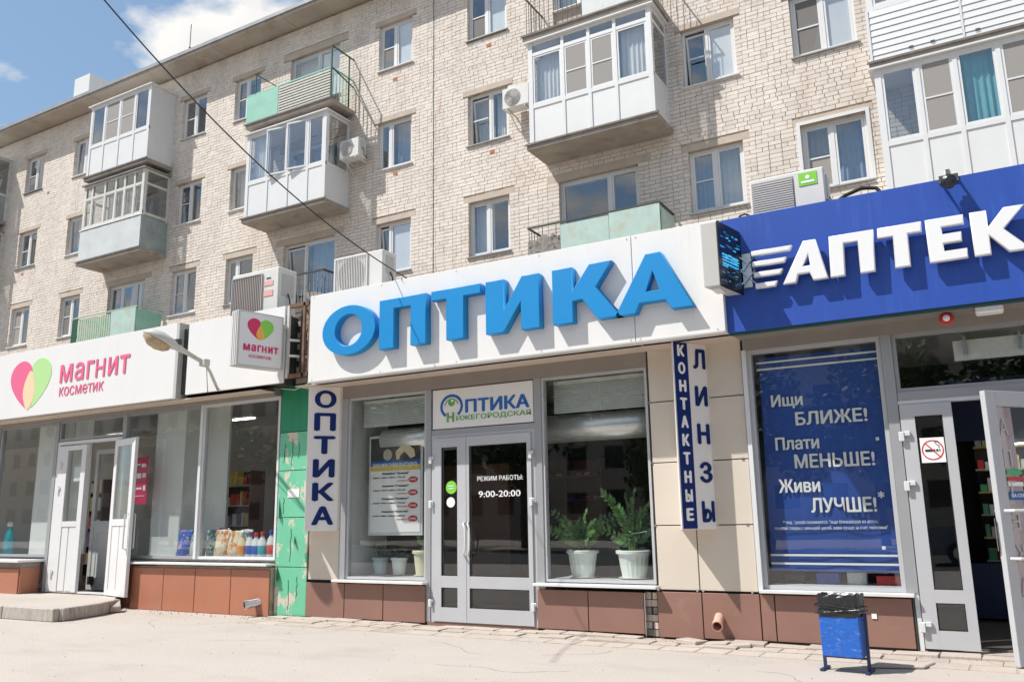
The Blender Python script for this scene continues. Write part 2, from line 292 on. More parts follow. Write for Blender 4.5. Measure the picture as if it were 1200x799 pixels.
def fit_texts():
    """turn every piece of lettering and every block letter into a real mesh fitted to its place"""
    bpy.context.view_layer.update(); dg = bpy.context.evaluated_depsgraph_get(); jobs = {o.name: (w, h, ext, mir, b) for o, w, h, ext, mir, b in TEXTS}
    for o in [o for o in list(COL.objects) if o.type in ('FONT', 'CURVE')]:
        me = bpy.data.meshes.new_from_object(o.evaluated_get(dg)); job = jobs.get(o.name); old = o.name
        if job and len(me.vertices):
            w, h, ext, mir, b = job; vs = [v.co.copy() for v in me.vertices]; fs = [tuple(p.vertices) for p in me.polygons]
            H_ = max(v.y for v in vs)-min(v.y for v in vs); V = []; F = []
            for k, (dx, dy) in enumerate(((0, 0), (-b, 0), (b, 0), (0, -b*.6), (0, b*.6)) if b else ((0, 0),)):
                n = len(V); V += [Vector((v.x+dx, v.y+dy, v.z+k*.0007/ext)) for v in vs]; F += [tuple(n+i for i in f) for f in fs]
            x0 = min(v.x for v in V); x1 = max(v.x for v in V); y0 = min(v.y for v in V); y1 = max(v.y for v in V); sx = w/max(x1-x0, 1e-6); sy = h/max(y1-y0, 1e-6)
            V = [Vector(((v.x-x0)*sx if not mir else w-(v.x-x0)*sx, (v.y-y0)*sy, v.z*ext)) for v in V]; mt = o.data.materials[0]
            me = bpy.data.meshes.new(old); me.from_pydata(V, [], F); me.materials.append(mt)
        n = bpy.data.objects.new('tmp', me); COL.objects.link(n); n.parent = o.parent; n.location = o.location; n.rotation_euler = o.rotation_euler
        for k_ in o.keys():
            if k_ in ('label', 'category', 'group', 'kind'): n[k_] = o[k_]
        bpy.data.objects.remove(o); n.name = old
def letter(loops, yf, depth, m, parent, name='letter', bevel=.006):
    """one block letter: outline loops in facade coordinates (x, z), front face at y = yf"""
    cu = bpy.data.curves.new(name, 'CURVE'); cu.dimensions = '2D'; cu.fill_mode = 'BOTH'; cu.extrude = depth/2-bevel; cu.bevel_depth = bevel; cu.bevel_resolution = 1; cu.offset = -bevel
    xs = [p[0] for lp in loops for p in lp]; zs = [p[1] for lp in loops for p in lp]; cx = (min(xs)+max(xs))/2; cz = (min(zs)+max(zs))/2
    for lp in loops:
        s = cu.splines.new('POLY'); s.points.add(len(lp)-1); s.use_cyclic_u = True
        for p, q in zip(s.points, lp): p.co = (q[0]-cx, q[1]-cz, 0, 1)
    cu.materials.append(M[m]); o = link(bpy.data.objects.new(name, cu), parent, (cx, yf+depth/2, cz)); o.rotation_euler = (pi/2, 0, 0); return o
def smooth(p, n=2):
    for _ in range(n): p = [q for i in range(len(p)) for q in ((p[i][0]*.75+p[(i+1) % len(p)][0]*.25, p[i][1]*.75+p[(i+1) % len(p)][1]*.25), (p[i][0]*.25+p[(i+1) % len(p)][0]*.75, p[i][1]*.25+p[(i+1) % len(p)][1]*.75))]
    return p
def oval(cx, cz, rx, rz, n=40): return [(cx+rx*cos(2*pi*i/n), cz+rz*sin(2*pi*i/n)) for i in range(n)]
def folds(x0, x1, y, z0, z1, amp=.025, wl=.11, seed=0):
    mb = MB(); n = max(6, int((x1-x0)/wl*6)); r = random.Random(seed); ph = r.random()*6
    for i in range(n+1):
        x = x0+(x1-x0)*i/n; yy = y+amp*sin(2*pi*(x-x0)/wl+ph+.8*sin(x*9)); mb.v += [(x, yy, z0), (x, yy*.4+y*.6, z1)]
    mb.f = [(2*i, 2*i+2, 2*i+3, 2*i+1) for i in range(n)]
    return mb

# ------------------------------------------------------------------ ground
g = MB(); g.quad((-150, -120, 0), (150, -120, 0), (150, 150, 0), (-150, 150, 0))
ground = tag(obj('pavement', g, 'pave'), 'pale dusty pavement sheet in front of the shops', None, None, 'structure')
rd = MB(); rd.box(-150, 150, -13, -3.5, .001, .004); tag(obj('road', rd, 'asphalt'), 'asphalt road across from the shops', None, None, 'structure')
def paver_strip():
    jb = MB(); jb.box(-9.9, 3.0, 9.13, 9.93, .001, .004); tag(obj('paving_bed', jb, 'joint'), 'sandy bed under the uneven paving slabs along the shop plinth', None, None, 'structure')
    bed = bpy.data.objects['paving_bed']; r = random.Random(4)
    for row, (y0, y1) in enumerate(((9.68, 9.925), (9.42, 9.67), (9.12, 9.41))):
        x = -9.88+row*.17
        while x < 2.9:
            w = r.uniform(.30, .52) if row != 1 else r.uniform(.28, .45)
            keep = .5 if (row == 0 and -4.3 < x < -2.2) else .93
            if r.random() < keep:
                h = (.026, .017, .0085)[row]+r.uniform(-.006, .012)*(1, .8, .2)[row]+(.012 if -4.2 < x < -2.2 and row < 2 and r.random() < .5 else 0); sk = r.uniform(-.015, .02)
                p = MB().prism([(x+sk, y0+r.uniform(0, .02)), (x+w-.014, y0+r.uniform(0, .02)), (x+w-.014-sk*.5, y1-r.uniform(0, .015)), (x+r.uniform(0, .012), y1-r.uniform(0, .015))], -.01, h)
                o = obj('paving_slab', p, 'paver', bed, bevel=.004); o.rotation_euler = (r.uniform(-.03, .03)*(1, .5, .1)[row], r.uniform(-.02, .02)*(1, .5, .1)[row], r.uniform(-.02, .02))
            x += w
paver_strip()

gr = MB(); rg_ = random.Random(12)
for i in range(900):
    x = rg_.uniform(-14, 2.5); y = 9.9-abs(rg_.gauss(0, .5)) if i % 3 else rg_.uniform(5.2, 9.8); s_ = rg_.uniform(.003, .011); a = rg_.random()*6
    p = [(x+s_*cos(a+k*2.1)*rg_.uniform(.7, 1.2), y+s_*sin(a+k*2.1)*rg_.uniform(.7, 1.2)) for k in range(3)]; n = len(gr.v)
    gr.v += [(q[0], q[1], .0) for q in p]+[(x, y, s_*.9+(.02 if y > 9.4 else 0))]; gr.f += [(n, n+1, n+3), (n+1, n+2, n+3), (n+2, n, n+3)]
tag(obj('grit', gr, mat('grit', (.30, .25, .21), .9, vary=.3, vscale=20), None), 'small scattered grit and crumbs on the pavement along the plinth', 'grit', None, 'stuff')

ck = MB(); rk = random.Random(31)
for (x, y, a, n_) in ((-7.9, 9.05, -1.2, 9), (-6.2, 8.7, -.5, 12), (-3.9, 8.9, -1.7, 8), (-9.8, 9.3, -2.2, 10), (-11.5, 9.0, -.3, 12), (-2.2, 8.3, .2, 9), (-5.2, 7.4, -.2, 14), (-8.8, 7.6, .4, 12), (-3.0, 7.2, 1.2, 7)):
    w_ = .004; p_ = [(x, y)]
    for _ in range(n_): a += rk.uniform(-.5, .5); x += cos(a)*.11; y += sin(a)*.11; p_.append((x, min(y, 9.08 if x > -9.9 else 9.8)))
    for (x0, y0), (x1, y1) in zip(p_[:-1], p_[1:]):
        d_ = Vector((x1-x0, y1-y0)); 
        if d_.length < .01: continue
        n2_ = Vector((-d_.y, d_.x)).normalized()*w_*rk.uniform(.4, 1.1); ck.quad((x0-n2_.x, y0-n2_.y, .0012), (x1-n2_.x, y1-n2_.y, .0012), (x1+n2_.x, y1+n2_.y, .0012), (x0+n2_.x, y0+n2_.y, .0012))
tag(obj('pavement_cracks', ck, mat('crack_dirt', (.20, .16, .13), .95), None), 'thin dirty cracks running across the pale pavement', 'crack', None, 'stuff')

# ------------------------------------------------------------------ apartment building
FY = 16.4
apt = empty('apartment_building', (-15, FY, 0), 'pale brick apartment block of several storeys with balconies rising behind the shops', 'building')
ROWS = (7.57, 10.44, 13.31); WH = (1.39, 1.36, 1.37)
# x0, x1, style, floors
COLX = [(-29.86, -28.76), (-26.98, -25.9), (-21.35, -20.24), (-18.98, -17.88), (-13.40, -12.27), (-10.53, -9.37), (-4.99, -3.82), (-2.68, -1.46)]
BAYX = [(-24.42, -22.60), (-16.68, -14.80), (-8.06, -6.12), (.6, 2.5), (-33.3, -31.5)]
opens = []; lints = []
for x0, x1 in COLX:
    for z, h in zip(ROWS, WH): opens.append((x0, x1, z, z+h)); lints.append((x0-.14, x1+.14, z+h, z+h+.15))
for x0, x1 in BAYX:
    for z, h in zip(ROWS, WH): opens.append((x0, x1, z-.85, z+h)); lints.append((x0-.3, x1+.3, z+h, z+h+.20))
X0W, X1W, Z0W, Z1W = -46.0, 4.0, 4.6, 15.62
def build_walls():
    import numpy as np
    holes = [(a-.012, b+.012, c-.012, d) for a, b, c, d in opens]
    xs = sorted({X0W, X1W, *[q for o in holes for q in o[:2]]}); zs = sorted({0.0, Z1W, *[q for o in holes for q in o[2:]]})
    mb = MB()
    for i in range(len(xs)-1):
        run = None
        for j in range(len(zs)-1):
            cx = (xs[i]+xs[i+1])/2; cz = (zs[j]+zs[j+1])/2
            solid = not any(a < cx < b and c < cz < d for a, b, c, d in holes)
            if solid and run is None: run = zs[j]
            if (not solid or j == len(zs)-2) and run is not None:
                mb.box(xs[i], xs[i+1], FY+.013, FY+.45, run, zs[j+1] if solid else zs[j]); run = None
    obj('wall', mb, 'mortar', apt)
    bl = opens+lints; r = random.Random(5); H = .093; bricks = []
    z = Z0W; row = 0
    while z+H < Z1W+.03:
        zb0, zb1 = z, z+H-.010
        segs = [(X0W, X1W)]
        for a, b, c, d in bl:
            if c < zb1-.012 and d > zb0+.012:
                ns = []
                for s0, s1 in segs:
                    if b <= s0 or a >= s1: ns.append((s0, s1)); continue
                    if a > s0: ns.append((s0, a))
                    if b < s1: ns.append((b, s1))
                segs = ns
        for s0, s1 in segs:
            x = s0; first = True
            while x < s1-.02:
                ph = .58 if row % 2 else .05
                w = .125 if r.random() < ph else .255
                if first and row % 2: w = .125
                first = False
                if s1-(x+w) < .06: w = s1-x
                w = min(w, s1-x); g_ = .009+r.random()*.004
                bricks.append((x+(0 if x == s0 else g_/2), x+w-(0 if x+w >= s1-.001 else g_/2), zb0+r.uniform(-.001, .002), min(zb1, Z1W)+r.uniform(-.003, .001)))
                x += w
        z += H; row += 1
    vis = [(sqrt(((b[0]+b[1])/2)**2+FY**2+(b[2]-EYE)**2), i) for i, b in enumerate(bricks) if -5.2 < b[0] < -1.25 and b[1] < -1.2 and 7.62 < b[2] < 11.2]
    near = {i for _, i in sorted(vis)[:300]}
    V = []; F = []
    def corners(x0, x1, z0, z1, rr, yb=FY+.11):
        y = FY-.004+rr.uniform(-.003, .004); j = lambda: rr.uniform(-.0016, .0016)
        return [(x0+j(), y+j()*.5, z0+j()*.6), (x1+j(), y+j()*.5, z0+j()*.6), (x1+j(), y+j()*.5, z1+j()*.6), (x0+j(), y+j()*.5, z1+j()*.6), (x0, yb, z0), (x1, yb, z0), (x1, yb, z1), (x0, yb, z1)]
    FQ = ((0, 1, 2, 3), (0, 4, 5, 1), (1, 5, 6, 2), (2, 6, 7, 3), (3, 7, 4, 0))
    cache = {}
    for i, (x0, x1, z0, z1) in enumerate(bricks):
        if i in near:
            key = (round(x1-x0, 2), r.randrange(3))
            if key not in cache:
                w = key[0]; c = corners(-w/2, w/2, -H/2+.005, H/2-.005, r)
                me = bpy.data.meshes.new('brick'); me.from_pydata([(a, b-FY, d) for a, b, d in c], [], FQ); me.materials.append(M['brick']); cache[key] = me
            link(bpy.data.objects.new('brick', cache[key]), apt, ((x0+x1)/2, FY, (z0+z1)/2))
        else:
            n = len(V); V += corners(x0, x1, z0, z1, r); F += [tuple(n+k for k in q) for q in FQ]
    me = bpy.data.meshes.new('brickwork'); me.from_pydata([(a+15, b-FY, c) for a, b, c in V], [], F); me.materials.append(M['brick'])
    tag(link(bpy.data.objects.new('brickwork', me), apt, (-15, FY, 0)), kind='stuff')
    for k, (a, b, c, d) in enumerate(lints):
        box('lintel', 'lintel', apt, a+.004, b-.004, FY-.006-(k % 2)*.001, FY+.2, c+.002, d-.004)
    # a thin vertical settlement joint
    box('expansion_joint', 'dark_iron', apt, -11.585, -11.565, FY-.010, FY+.05, 4.7, 15.6)
    for x, z in ((-28.4, 13.0), (-9.95, 13.02-.05), (-9.9, 10.1), (-26.3, 9.95), (-12.9, 12.9), (-12.85, 10.2), (-29.5, 10.15)):
        box('repair_brick', 'rbrick', apt, x, x+.13, FY-.012, FY+.05, z, z+.085)
build_walls()
# rooms behind the windows: floors, back wall
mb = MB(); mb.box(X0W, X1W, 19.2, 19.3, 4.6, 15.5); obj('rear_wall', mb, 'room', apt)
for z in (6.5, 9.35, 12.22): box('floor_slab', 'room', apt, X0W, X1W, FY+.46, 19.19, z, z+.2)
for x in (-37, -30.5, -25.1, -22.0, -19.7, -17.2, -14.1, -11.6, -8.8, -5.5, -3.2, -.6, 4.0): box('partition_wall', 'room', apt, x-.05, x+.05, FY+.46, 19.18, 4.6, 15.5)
# eaves
for i in range(18):
    x0 = 4.2-2.95*(i+1); x1 = x0+2.94
    box('eave_slab', 'eave', apt, x0, x1, 15.74, 19.4, 15.64+(.004 if i % 2 else 0), 15.80, bevel=.01)
box('roof_edge', 'flash', apt, -49, 4.3, 15.70, 15.738, 15.74, 15.85)
box('roof', 'eave', apt, -49, 4.3, 15.735, 27, 15.805, 15.87)
box('end_wall', 'brick', apt, X0W-.3, X0W, FY, 27, 0, 15.6)
box('chimney', 'pvc', apt, -34.4, -33.3, 20.6, 22.3, 15.87, 21.2)
obj('antenna', MB().tube([(-23.3, 18, 15.87), (-23.3, 18, 18.0)], .035).tube([(-23.3, 18, 18.0), (-23.3, 18, 18.9)], .014).bar((-23.55, 18, 17.6), (-23.05, 18, 17.6), .02), 'dark_iron', apt)

def frame_rect(x0, x1, y0, y1, z0, z1, t, tb=None):
    m = MB(); tb = tb or t; m.box(x0, x0+t, y0, y1, z0, z1); m.box(x1-t, x1, y0, y1, z0, z1); m.box(x0+t, x1-t, y0+.001, y1-.001, z1-t, z1); m.box(x0+t, x1-t, y0+.001, y1-.001, z0, z0+tb); return m
def window(x0, x1, z0, z1, split=.48, bar='L', cur=('curtain', 'curtain'), screen=None, open_sash=False, trim=False, fy=FY+.10, blank=None, parent=None):
    w = obj('window', frame_rect(x0+.004, x1-.004, fy, fy+.06, z0+.004, z1-.004, .055), 'pvc', parent or apt)
    xm = x0+(x1-x0)*split; r = random.Random(int(abs(x0)*97+z0*13))
    obj('mullion', MB().box(xm-.035, xm+.035, fy-.004, fy+.056, z0+.06, z1-.06), 'pvc', w)
    for side, a, b in (('L', x0+.062, xm-.038), ('R', xm+.038, x1-.062)):
        if open_sash and side == 'L':
            o = obj('sash', frame_rect(a, b, fy+.12, fy+.17, z0+.08, z1-.10, .05), 'pvc', w); o.rotation_euler = (.10, 0, 0); p = obj('pane', MB().box(a+.048, b-.048, fy+.14, fy+.148, z0+.13, z1-.15), 'glass', w); p.rotation_euler = (.10, 0, 0)
        else:
            obj('sash', frame_rect(a, b, fy+.006, fy+.05, z0+.062, z1-.062, .042), 'pvc', w)
            p = obj('pane', MB().box(a+.04, b-.04, fy+.024, fy+.032, z0+.10, z1-.10), 'glass', w); p.rotation_euler = (r.uniform(-.03, .03), 0, r.uniform(-.03, .03))
        if bar == side or bar == 'LR':
            zm = (z0+z1)/2+r.uniform(-.03, .03)
            obj('glazing_bar', MB().box(a+.04, b-.04, fy+.001, fy+.02, zm-.015, zm+.015), 'pvc', w)
            if screen: 
                obj('insect_screen', MB().box(a+.04, b-.04, fy+.018, fy+.022, z0+.1, zm-.015 if screen == 'half' else z1-.1), 'net' if r.random() < .5 else 'net_dark', w)
    for k, (a, b) in enumerate(((x0+.02, xm-.02), (xm+.01, x1-.02))):
        if cur[k]: obj('curtain', folds(a, b, fy+.28+.02*k, z0-.15, z1+.05, seed=int(abs(a)*10)), cur[k], w, fixn=False)
    if blank: 
        a, b = (x0+.09, xm-.07) if blank == 'L' else (xm+.07, x1-.09)
        obj('roller_shade', MB().box(a, b, fy+.05, fy+.056, z0+.1, z1-.1), 'white', w)
    obj('sill', MB().prism([(x0-.04, FY-.055), (x1+.04, FY-.055), (x1+.04, FY+.0), (x1, FY+.0), (x1, fy), (x0, fy), (x0, FY+.0), (x0-.04, FY+.0)], z0-.03, z0-.004), 'flash' if r.random() < .4 else 'sill', w)
    if trim:
        t = MB(); t.box(x0-.07, x0, FY-.02, FY+.1, z0, z1+.07); t.box(x1, x1+.07, FY-.021, FY+.1, z0, z1+.07); t.box(x0, x1, FY-.022, FY+.1, z1+.002, z1+.07); obj('trim', t, 'pvc', w)
    return w
C, B, T, BE = 'curtain', 'curtain_blue', 'curtain_teal', 'curtain_beige'
spec = {  # (column, row): options
 (0, 2): dict(bar='L', cur=(BE, None), screen='half'), (0, 1): dict(bar='L', cur=(BE, None)), (0, 0): dict(bar='L', cur=(BE, None), screen='full'),
 (1, 2): dict(bar='R', cur=(None, None)), (1, 1): dict(bar='R', cur=(C, None), split=.72), (1, 0): dict(bar='L', cur=(BE, None), screen='full'),
 (2, 2): dict(bar='L', cur=(None, None)), (2, 1): dict(bar='L', cur=(None, None)), (2, 0): dict(bar='L', cur=(None, None)),
 (3, 2): dict(bar='L', cur=(None, B), split=.42), (3, 1): dict(bar='', cur=(C, C), split=.55), (3, 0): dict(bar='', cur=(None, None), split=.35),
 (4, 2): dict(bar='L', cur=(None, None), screen='half', blank='R', split=.46), (4, 1): dict(bar='', cur=(None, B), split=.34), (4, 0): dict(bar='', cur=(None, None), open_sash=True, blank='R', split=.35),
 (5, 2): dict(bar='L', cur=(None, None), screen='half', blank='R', split=.47), (5, 1): dict(bar='L', cur=(BE, C), open_sash=True, split=.52), (5, 0): dict(bar='', cur=(C, None), split=.46),
 (6, 1): dict(bar='L', cur=(None, None), open_sash=True, blank='R', split=.46), (6, 0): dict(bar='L', cur=(B, C), split=.48), (6, 2): dict(bar='L', cur=(None, C)),
 (7, 1): dict(bar='L', cur=(C, None), screen='full', blank='R', split=.5), (7, 0): dict(bar='L', cur=(BE, B), screen='half', split=.47, trim=True), (7, 2): dict(bar='L', cur=(C, C))}
for (c, rw), kw in spec.items():
    window(COLX[c][0], COLX[c][1], ROWS[rw], ROWS[rw]+WH[rw], **kw)
for bi, (x0, x1) in enumerate(BAYX):
    for rw in range(3):
        z0, z1 = ROWS[rw], ROWS[rw]+WH[rw]; xs_ = x0+(x1-x0)*.68
        if bi == 2 and rw == 0: window(x0, x1, z0-.0, z1, split=.64, bar='', cur=(None, None)); box('apron_wall', 'lintel', apt, x0, x1, FY+.05, FY+.3, z0-.85, z0-.035)
        elif bi == 1 and rw == 0: window(x0, x1, z0-.4, z1, split=.40, bar='', cur=(None, B), open_sash=True); box('apron_wall', 'lintel', apt, x0, x1, FY+.05, FY+.3, z0-.85, z0-.435)
        elif bi == 1 and rw == 2: window(x0, x1, z0-.2, z1, split=.55, bar='R', cur=(C, C), blank='R'); box('apron_wall', 'lintel', apt, x0, x1, FY+.05, FY+.3, z0-.85, z0-.235)
        else:
            window(x0, xs_, z0, z1, split=.5, bar='', cur=(C if bi != 0 else None, C)); box('apron_wall', 'lintel', apt, x0, xs_, FY+.05, FY+.3, z0-.85, z0-.035)
            window(xs_+.01, x1, z0-.84, z1, split=.5, bar='', cur=(None, C))

BY = 15.5
def slab(b, x0, x1, z, thick=.13):
    obj('floor_slab', MB().box(x0-.06, x1+.06, BY-.05, FY, z-thick, z-.002), 'concrete', b, bevel=.012)
    obj('edge_flashing', MB().box(x0-.085, x1+.085, BY-.085, BY-.052, z-.03, z+.012), 'edge', b)
def glazed(x0, x1, zb, zs, zt, muls, label, bars=(), transom=None, frame='pvc', pan='panel', glassm='glass', old=False, roof=True, curtains=(), side_solid=False, front_solid=None, tilt=()):
    b = obj('balcony', MB().box(x0, x1, BY-.012, BY+.03, zs-.045, zs+.045), frame, apt); b['label'] = label
    slab(b, x0, x1, zb)
    t = .045
    cols = [x0]+list(muls)+[x1]
    f = MB()
    for i, x in enumerate(cols):
        hw = .055 if i in (0, len(cols)-1) else .038
        xc = x+(hw if i == 0 else -hw if i == len(cols)-1 else 0)
        f.box(xc-hw, xc+hw, BY-.014, BY+.045, zb, zt)
    obj('mullion', f, frame, b)
    obj('top_rail', MB().box(x0+.11, x1-.11, BY-.008, BY+.04, zt-.06, zt), frame, b)
    obj('bottom_rail', MB().box(x0+.11, x1-.11, BY-.008, BY+.04, zb, zb+.035), frame, b)
    tz = transom
    if tz: obj('transom', MB().box(x0+.11, x1-.11, BY-.010, BY+.042, tz-.04, tz+.04), frame, b)
    for i in range(len(cols)-1):
        a = cols[i]+(.11 if i == 0 else .038); c = cols[i+1]-(.11 if i == len(cols)-2 else .038)
        if pan and front_solid is None: obj('panel', MB().box(a, c, BY+.006, BY+.03, zb+.035, zs-.045), pan, b)
        top = (tz-.04) if tz else zt-.06
        ps = frame_rect(a, c, BY+.0, BY+.036, zs+.045, top, t if not old else .03)
        so_ = obj('sash', ps, frame, b)
        p = obj('pane', MB().box(a+.03, c-.03, BY+.015, BY+.022, zs+.07, top-.03), glassm, b); p.rotation_euler = (random.uniform(-.012, .012), 0, random.uniform(-.025, .025))
        if i in tilt: so_.rotation_euler = (0, 0, .16); so_.location.y -= .07; p.rotation_euler = (0, 0, .16); p.location.y -= .07
        if tz: obj('pane', MB().box(a, c, BY+.015, BY+.022, tz+.04, zt-.06), glassm, b)
        if i in bars:
            zm = (zs+top)/2; obj('glazing_bar', MB().box(a+.04, c-.04, BY-.006, BY+.014, zm-.014, zm+.014), frame, b)
            obj('insect_screen', MB().box(a+.045, c-.045, BY+.006, BY+.010, zs+.09, top-.045), 'net', b)
        for k_, m_ in curtains:
            if k_ == i: obj('curtain', folds(a+.02, c-.02, BY+.16, zs, top, seed=i), m_, b, fixn=False)
    if front_solid: front_solid(b)
    for xs, s in ((x0, 1), (x1, -1)):
        xa, xb = (xs, xs+.04) if s > 0 else (xs-.04, xs)
        if side_solid: obj('side_panel', MB().box(xa+.003, xb-.003, BY+.046, FY+.01, zb, zt), pan, b); continue
        obj('side_frame', MB().box(xa, xb, FY-.07, FY+.01, zb, zt).box(xa, xb, BY+.046, FY-.07, zs-.045, zs+.045).box(xa, xb, BY+.046, FY-.07, zt-.07, zt).box(xa, xb, BY+.046, BY+.10, zs+.045, zt-.07), frame, b)
        obj('side_panel', MB().box(xa+.008, xb-.012, BY+.046, FY-.07, zb, zs-.045), pan or 'metal_mid', b)
        obj('pane', MB().box(xa+.015, xb-.02, BY+.10, FY-.07, zs+.045, zt-.07), glassm, b)
        if tz: obj('transom', MB().box(xa, xb, BY+.10, FY-.07, tz-.035, tz+.035), frame, b)
    if roof: obj('canopy', MB().box(x0-.08, x1+.08, BY-.09, FY, zt+.003, zt+.035), 'flash' if old else 'sill', b)
    return b

glazed(-8.30, -5.33, 9.57, 10.48, 12.05, (-7.43, -6.79, -6.17), 'white glazed balcony with four tall bays above the small mint balcony', bars=(1, 2), transom=11.76, curtains=((0, C), (3, C)))
glazed(-24.74, -21.72, 12.46, 13.50, 14.93, (-23.98, -23.22, -22.47), 'white top floor balcony with plain white side panel under the eaves', bars=(1, 2), side_solid=True)
def old_front(b):
    obj('panel', MB().box(-24.74, -21.74, BY-.03, BY-.018, 9.60, 10.60), 'metal_pale', b)
    obj('side_panel', MB().box(-21.725, -21.713, BY-.01, FY, 9.60, 10.60), 'metal_mid', b)
    obj('cap_rail', MB().box(-24.78, -21.68, BY-.05, BY+.02, 10.63, 10.665), 'sill', b)
glazed(-24.72, -21.74, 9.60, 10.70, 12.14, (-24.3, -23.66, -23.12, -22.68, -22.2), 'old wooden glazed balcony on grey sheet metal below the white one', transom=11.68, frame='pvcold', glassm='glass_old', pan=None, old=True, curtains=((0, C), (2, C), (3, C), (4, C)), front_solid=old_front)
glazed(-17.32, -14.38, 9.60, 10.60, 12.06, (-16.50, -15.75, -15.03), 'white glazed balcony with tilted open sashes below the mint one', curtains=((0, C),), tilt=(1, 2))
glazed(-1.17, 4.0, 6.75, 7.82, 9.27, (-.47, .12, .78, 1.5, 2.3, 3.1), 'white glazed balcony above the blue pharmacy sign, lower of two', bars=(1, 3), curtains=((2, T), (4, C)))
def siding_front(b):
    n = 8; h = (10.45-9.42)/n
    for i in range(n):
        z = 9.42+i*h
        for a, c in ((-1.15, .30), (.34, 1.9), (1.94, 3.9)):
            m = MB(); m.v = [(a, BY-.032, z), (c, BY-.032, z), (c, BY-.018, z+h-.006), (a, BY-.018, z+h-.006), (a, BY, z), (c, BY, z), (c, BY, z+h-.006), (a, BY, z+h-.006)]
            m.f = [(0, 1, 2, 3), (0, 4, 5, 1), (1, 5, 6, 2), (2, 6, 7, 3), (3, 7, 4, 0)]; obj('siding_plank', m, 'siding', b)
    obj('corner_trim', MB().box(-1.2, -1.152, BY-.04, FY, 9.40, 10.47), 'siding', b); obj('corner_trim', MB().box(.302, .338, BY-.038, BY, 9.41, 10.46), 'siding', b)
    for x in (-.55, -.2, .5): obj('vent', MB().box(x, x+.07, BY-.036, BY-.034, 9.51, 9.53).box(x, x+.07, BY-.036, BY-.034, 9.55, 9.565), 'dark_iron', b)
glazed(-1.17, 4.0, 9.42, 10.50, 11.95, (-.4, .4, 1.2, 2.1, 3.0), 'balcony clad in white horizontal siding at the upper right', front_solid=siding_front, pan='panel', curtains=((0, C), (1, C)))
# far left, partly in frame
glazed(-33.8, -30.93, 12.9-.45, 13.45, 14.85, (-32.9, -32.2, -31.6), 'brown curtained glazed balcony at the far left edge', frame='pvcold', pan='metal_mid', curtains=((2, BE), (3, T)))
glazed(-33.8, -30.93, 9.60, 10.6, 12.0, (-32.8, -31.8), 'dim glazed balcony at the far left edge, lower', frame='pvcold', pan='metal_mid', old=True, glassm='glass_old')

def rail_posts(b, x0, x1, z0, z1, m, step=.12, w=.012, sides=True, name='baluster'):
    n = int((x1-x0)/step)
    for i in range(n+1):
        x = x0+(x1-x0)*i/n; obj(name, MB().box(x-w/2, x+w/2, BY, BY+w, z0, z1-.002), m, b)
    if sides:
        for xs in (x0, x1):
            for j in range(1, 7): y = BY+(FY-BY)*j/7; obj(name, MB().box(xs-w/2, xs+w/2, y-w/2, y+w/2, z0, z1-.002), m, b)
def rails(b, x0, x1, zs, m, w=.03):
    r = MB()
    for z in zs: r.box(x0-.02, x1+.02, BY-.01, BY+w-.01, z, z+w); r.box(x0-.02, x0-.02+w, BY+w-.01, FY, z, z+w); r.box(x1+.02-w, x1+.02, BY+w-.01, FY, z, z+w)
    o = obj('handrail', r, m, b); return o
def open_balcony(x0, x1, z, label):
    b = obj('balcony', MB().box(x0-.06, x1+.06, BY-.05, FY, z-.13, z-.002), 'concrete', apt, bevel=.012); b['label'] = label
    obj('edge_flashing', MB().box(x0-.085, x1+.085, BY-.085, BY-.052, z-.03, z+.012), 'edge', b); return b
# small mint balcony behind the optician's sign
b = open_balcony(-8.40, -5.38, 6.68, 'open balcony faced with faded mint sheets and one torn grey sheet')
rails(b, -8.40, -5.38, (7.62,), 'dark_iron', .035)
obj('panel', MB().box(-7.60, -6.48, BY-.025, BY-.012, 6.70, 7.56), 'green_pale', b); obj('panel', MB().box(-6.47, -5.36, BY-.026, BY-.013, 6.70, 7.60), 'green_pale', b)
obj('side_panel', MB().box(-5.35, -5.337, BY, FY-.1, 6.70, 7.52), 'green_pale', b)
tp = MB(); top = [(-8.40+.8*i/9, 7.36+random.uniform(-.06, .08)) for i in range(10)]; tp.prismY([(-8.42, 6.7)]+[(-7.62, 6.7)]+top[::-1], BY-.022, BY-.010); obj('torn_sheet', tp, 'tattered', b)
rail_posts(b, -8.38, -5.40, 6.7, 7.62, 'dark_iron', .30)
# lower left green balcony
b = open_balcony(-24.70, -21.66, 6.72, 'open balcony with peeling green slats and mint sheets, bottom left')
rails(b, -24.70, -21.66, (7.74, 6.95), 'slat_green', .035)
n = 15
for i in range(n):
    x = -24.4+(1.6)*i/n; obj('slat', MB().box(x, x+.075, BY-.03, BY-.012, 6.82, 7.66+random.uniform(-.02, .02)), 'slat_green', b)
obj('panel', MB().box(-22.80, -21.66, BY-.03, BY-.016, 6.85, 7.72), 'green_pale', b); obj('side_panel', MB().box(-21.65, -21.636, BY, FY-.05, 6.9, 7.66), 'green_sheet', b)
obj('corner_panel', MB().box(-24.72, -24.44, BY-.034, BY-.02, 6.85, 7.7), 'dgreen', b)
# black railing balcony between the air conditioners
b = open_balcony(-17.35, -14.35, 6.68, 'open balcony with thin pale bars and a dark handrail behind the air conditioners')
rails(b, -17.35, -14.35, (7.66,), 'dark_iron', .045); rail_posts(b, -17.3, -14.4, 6.7, 7.66, 'tattered', .13, .018)
obj('washing_bowl', MB().lathe((-14.9, BY+.3, 7.05), [(.16, 0), (.25, .1), (.26, .12), (.24, .11), (.15, .02)]), 'white', b)
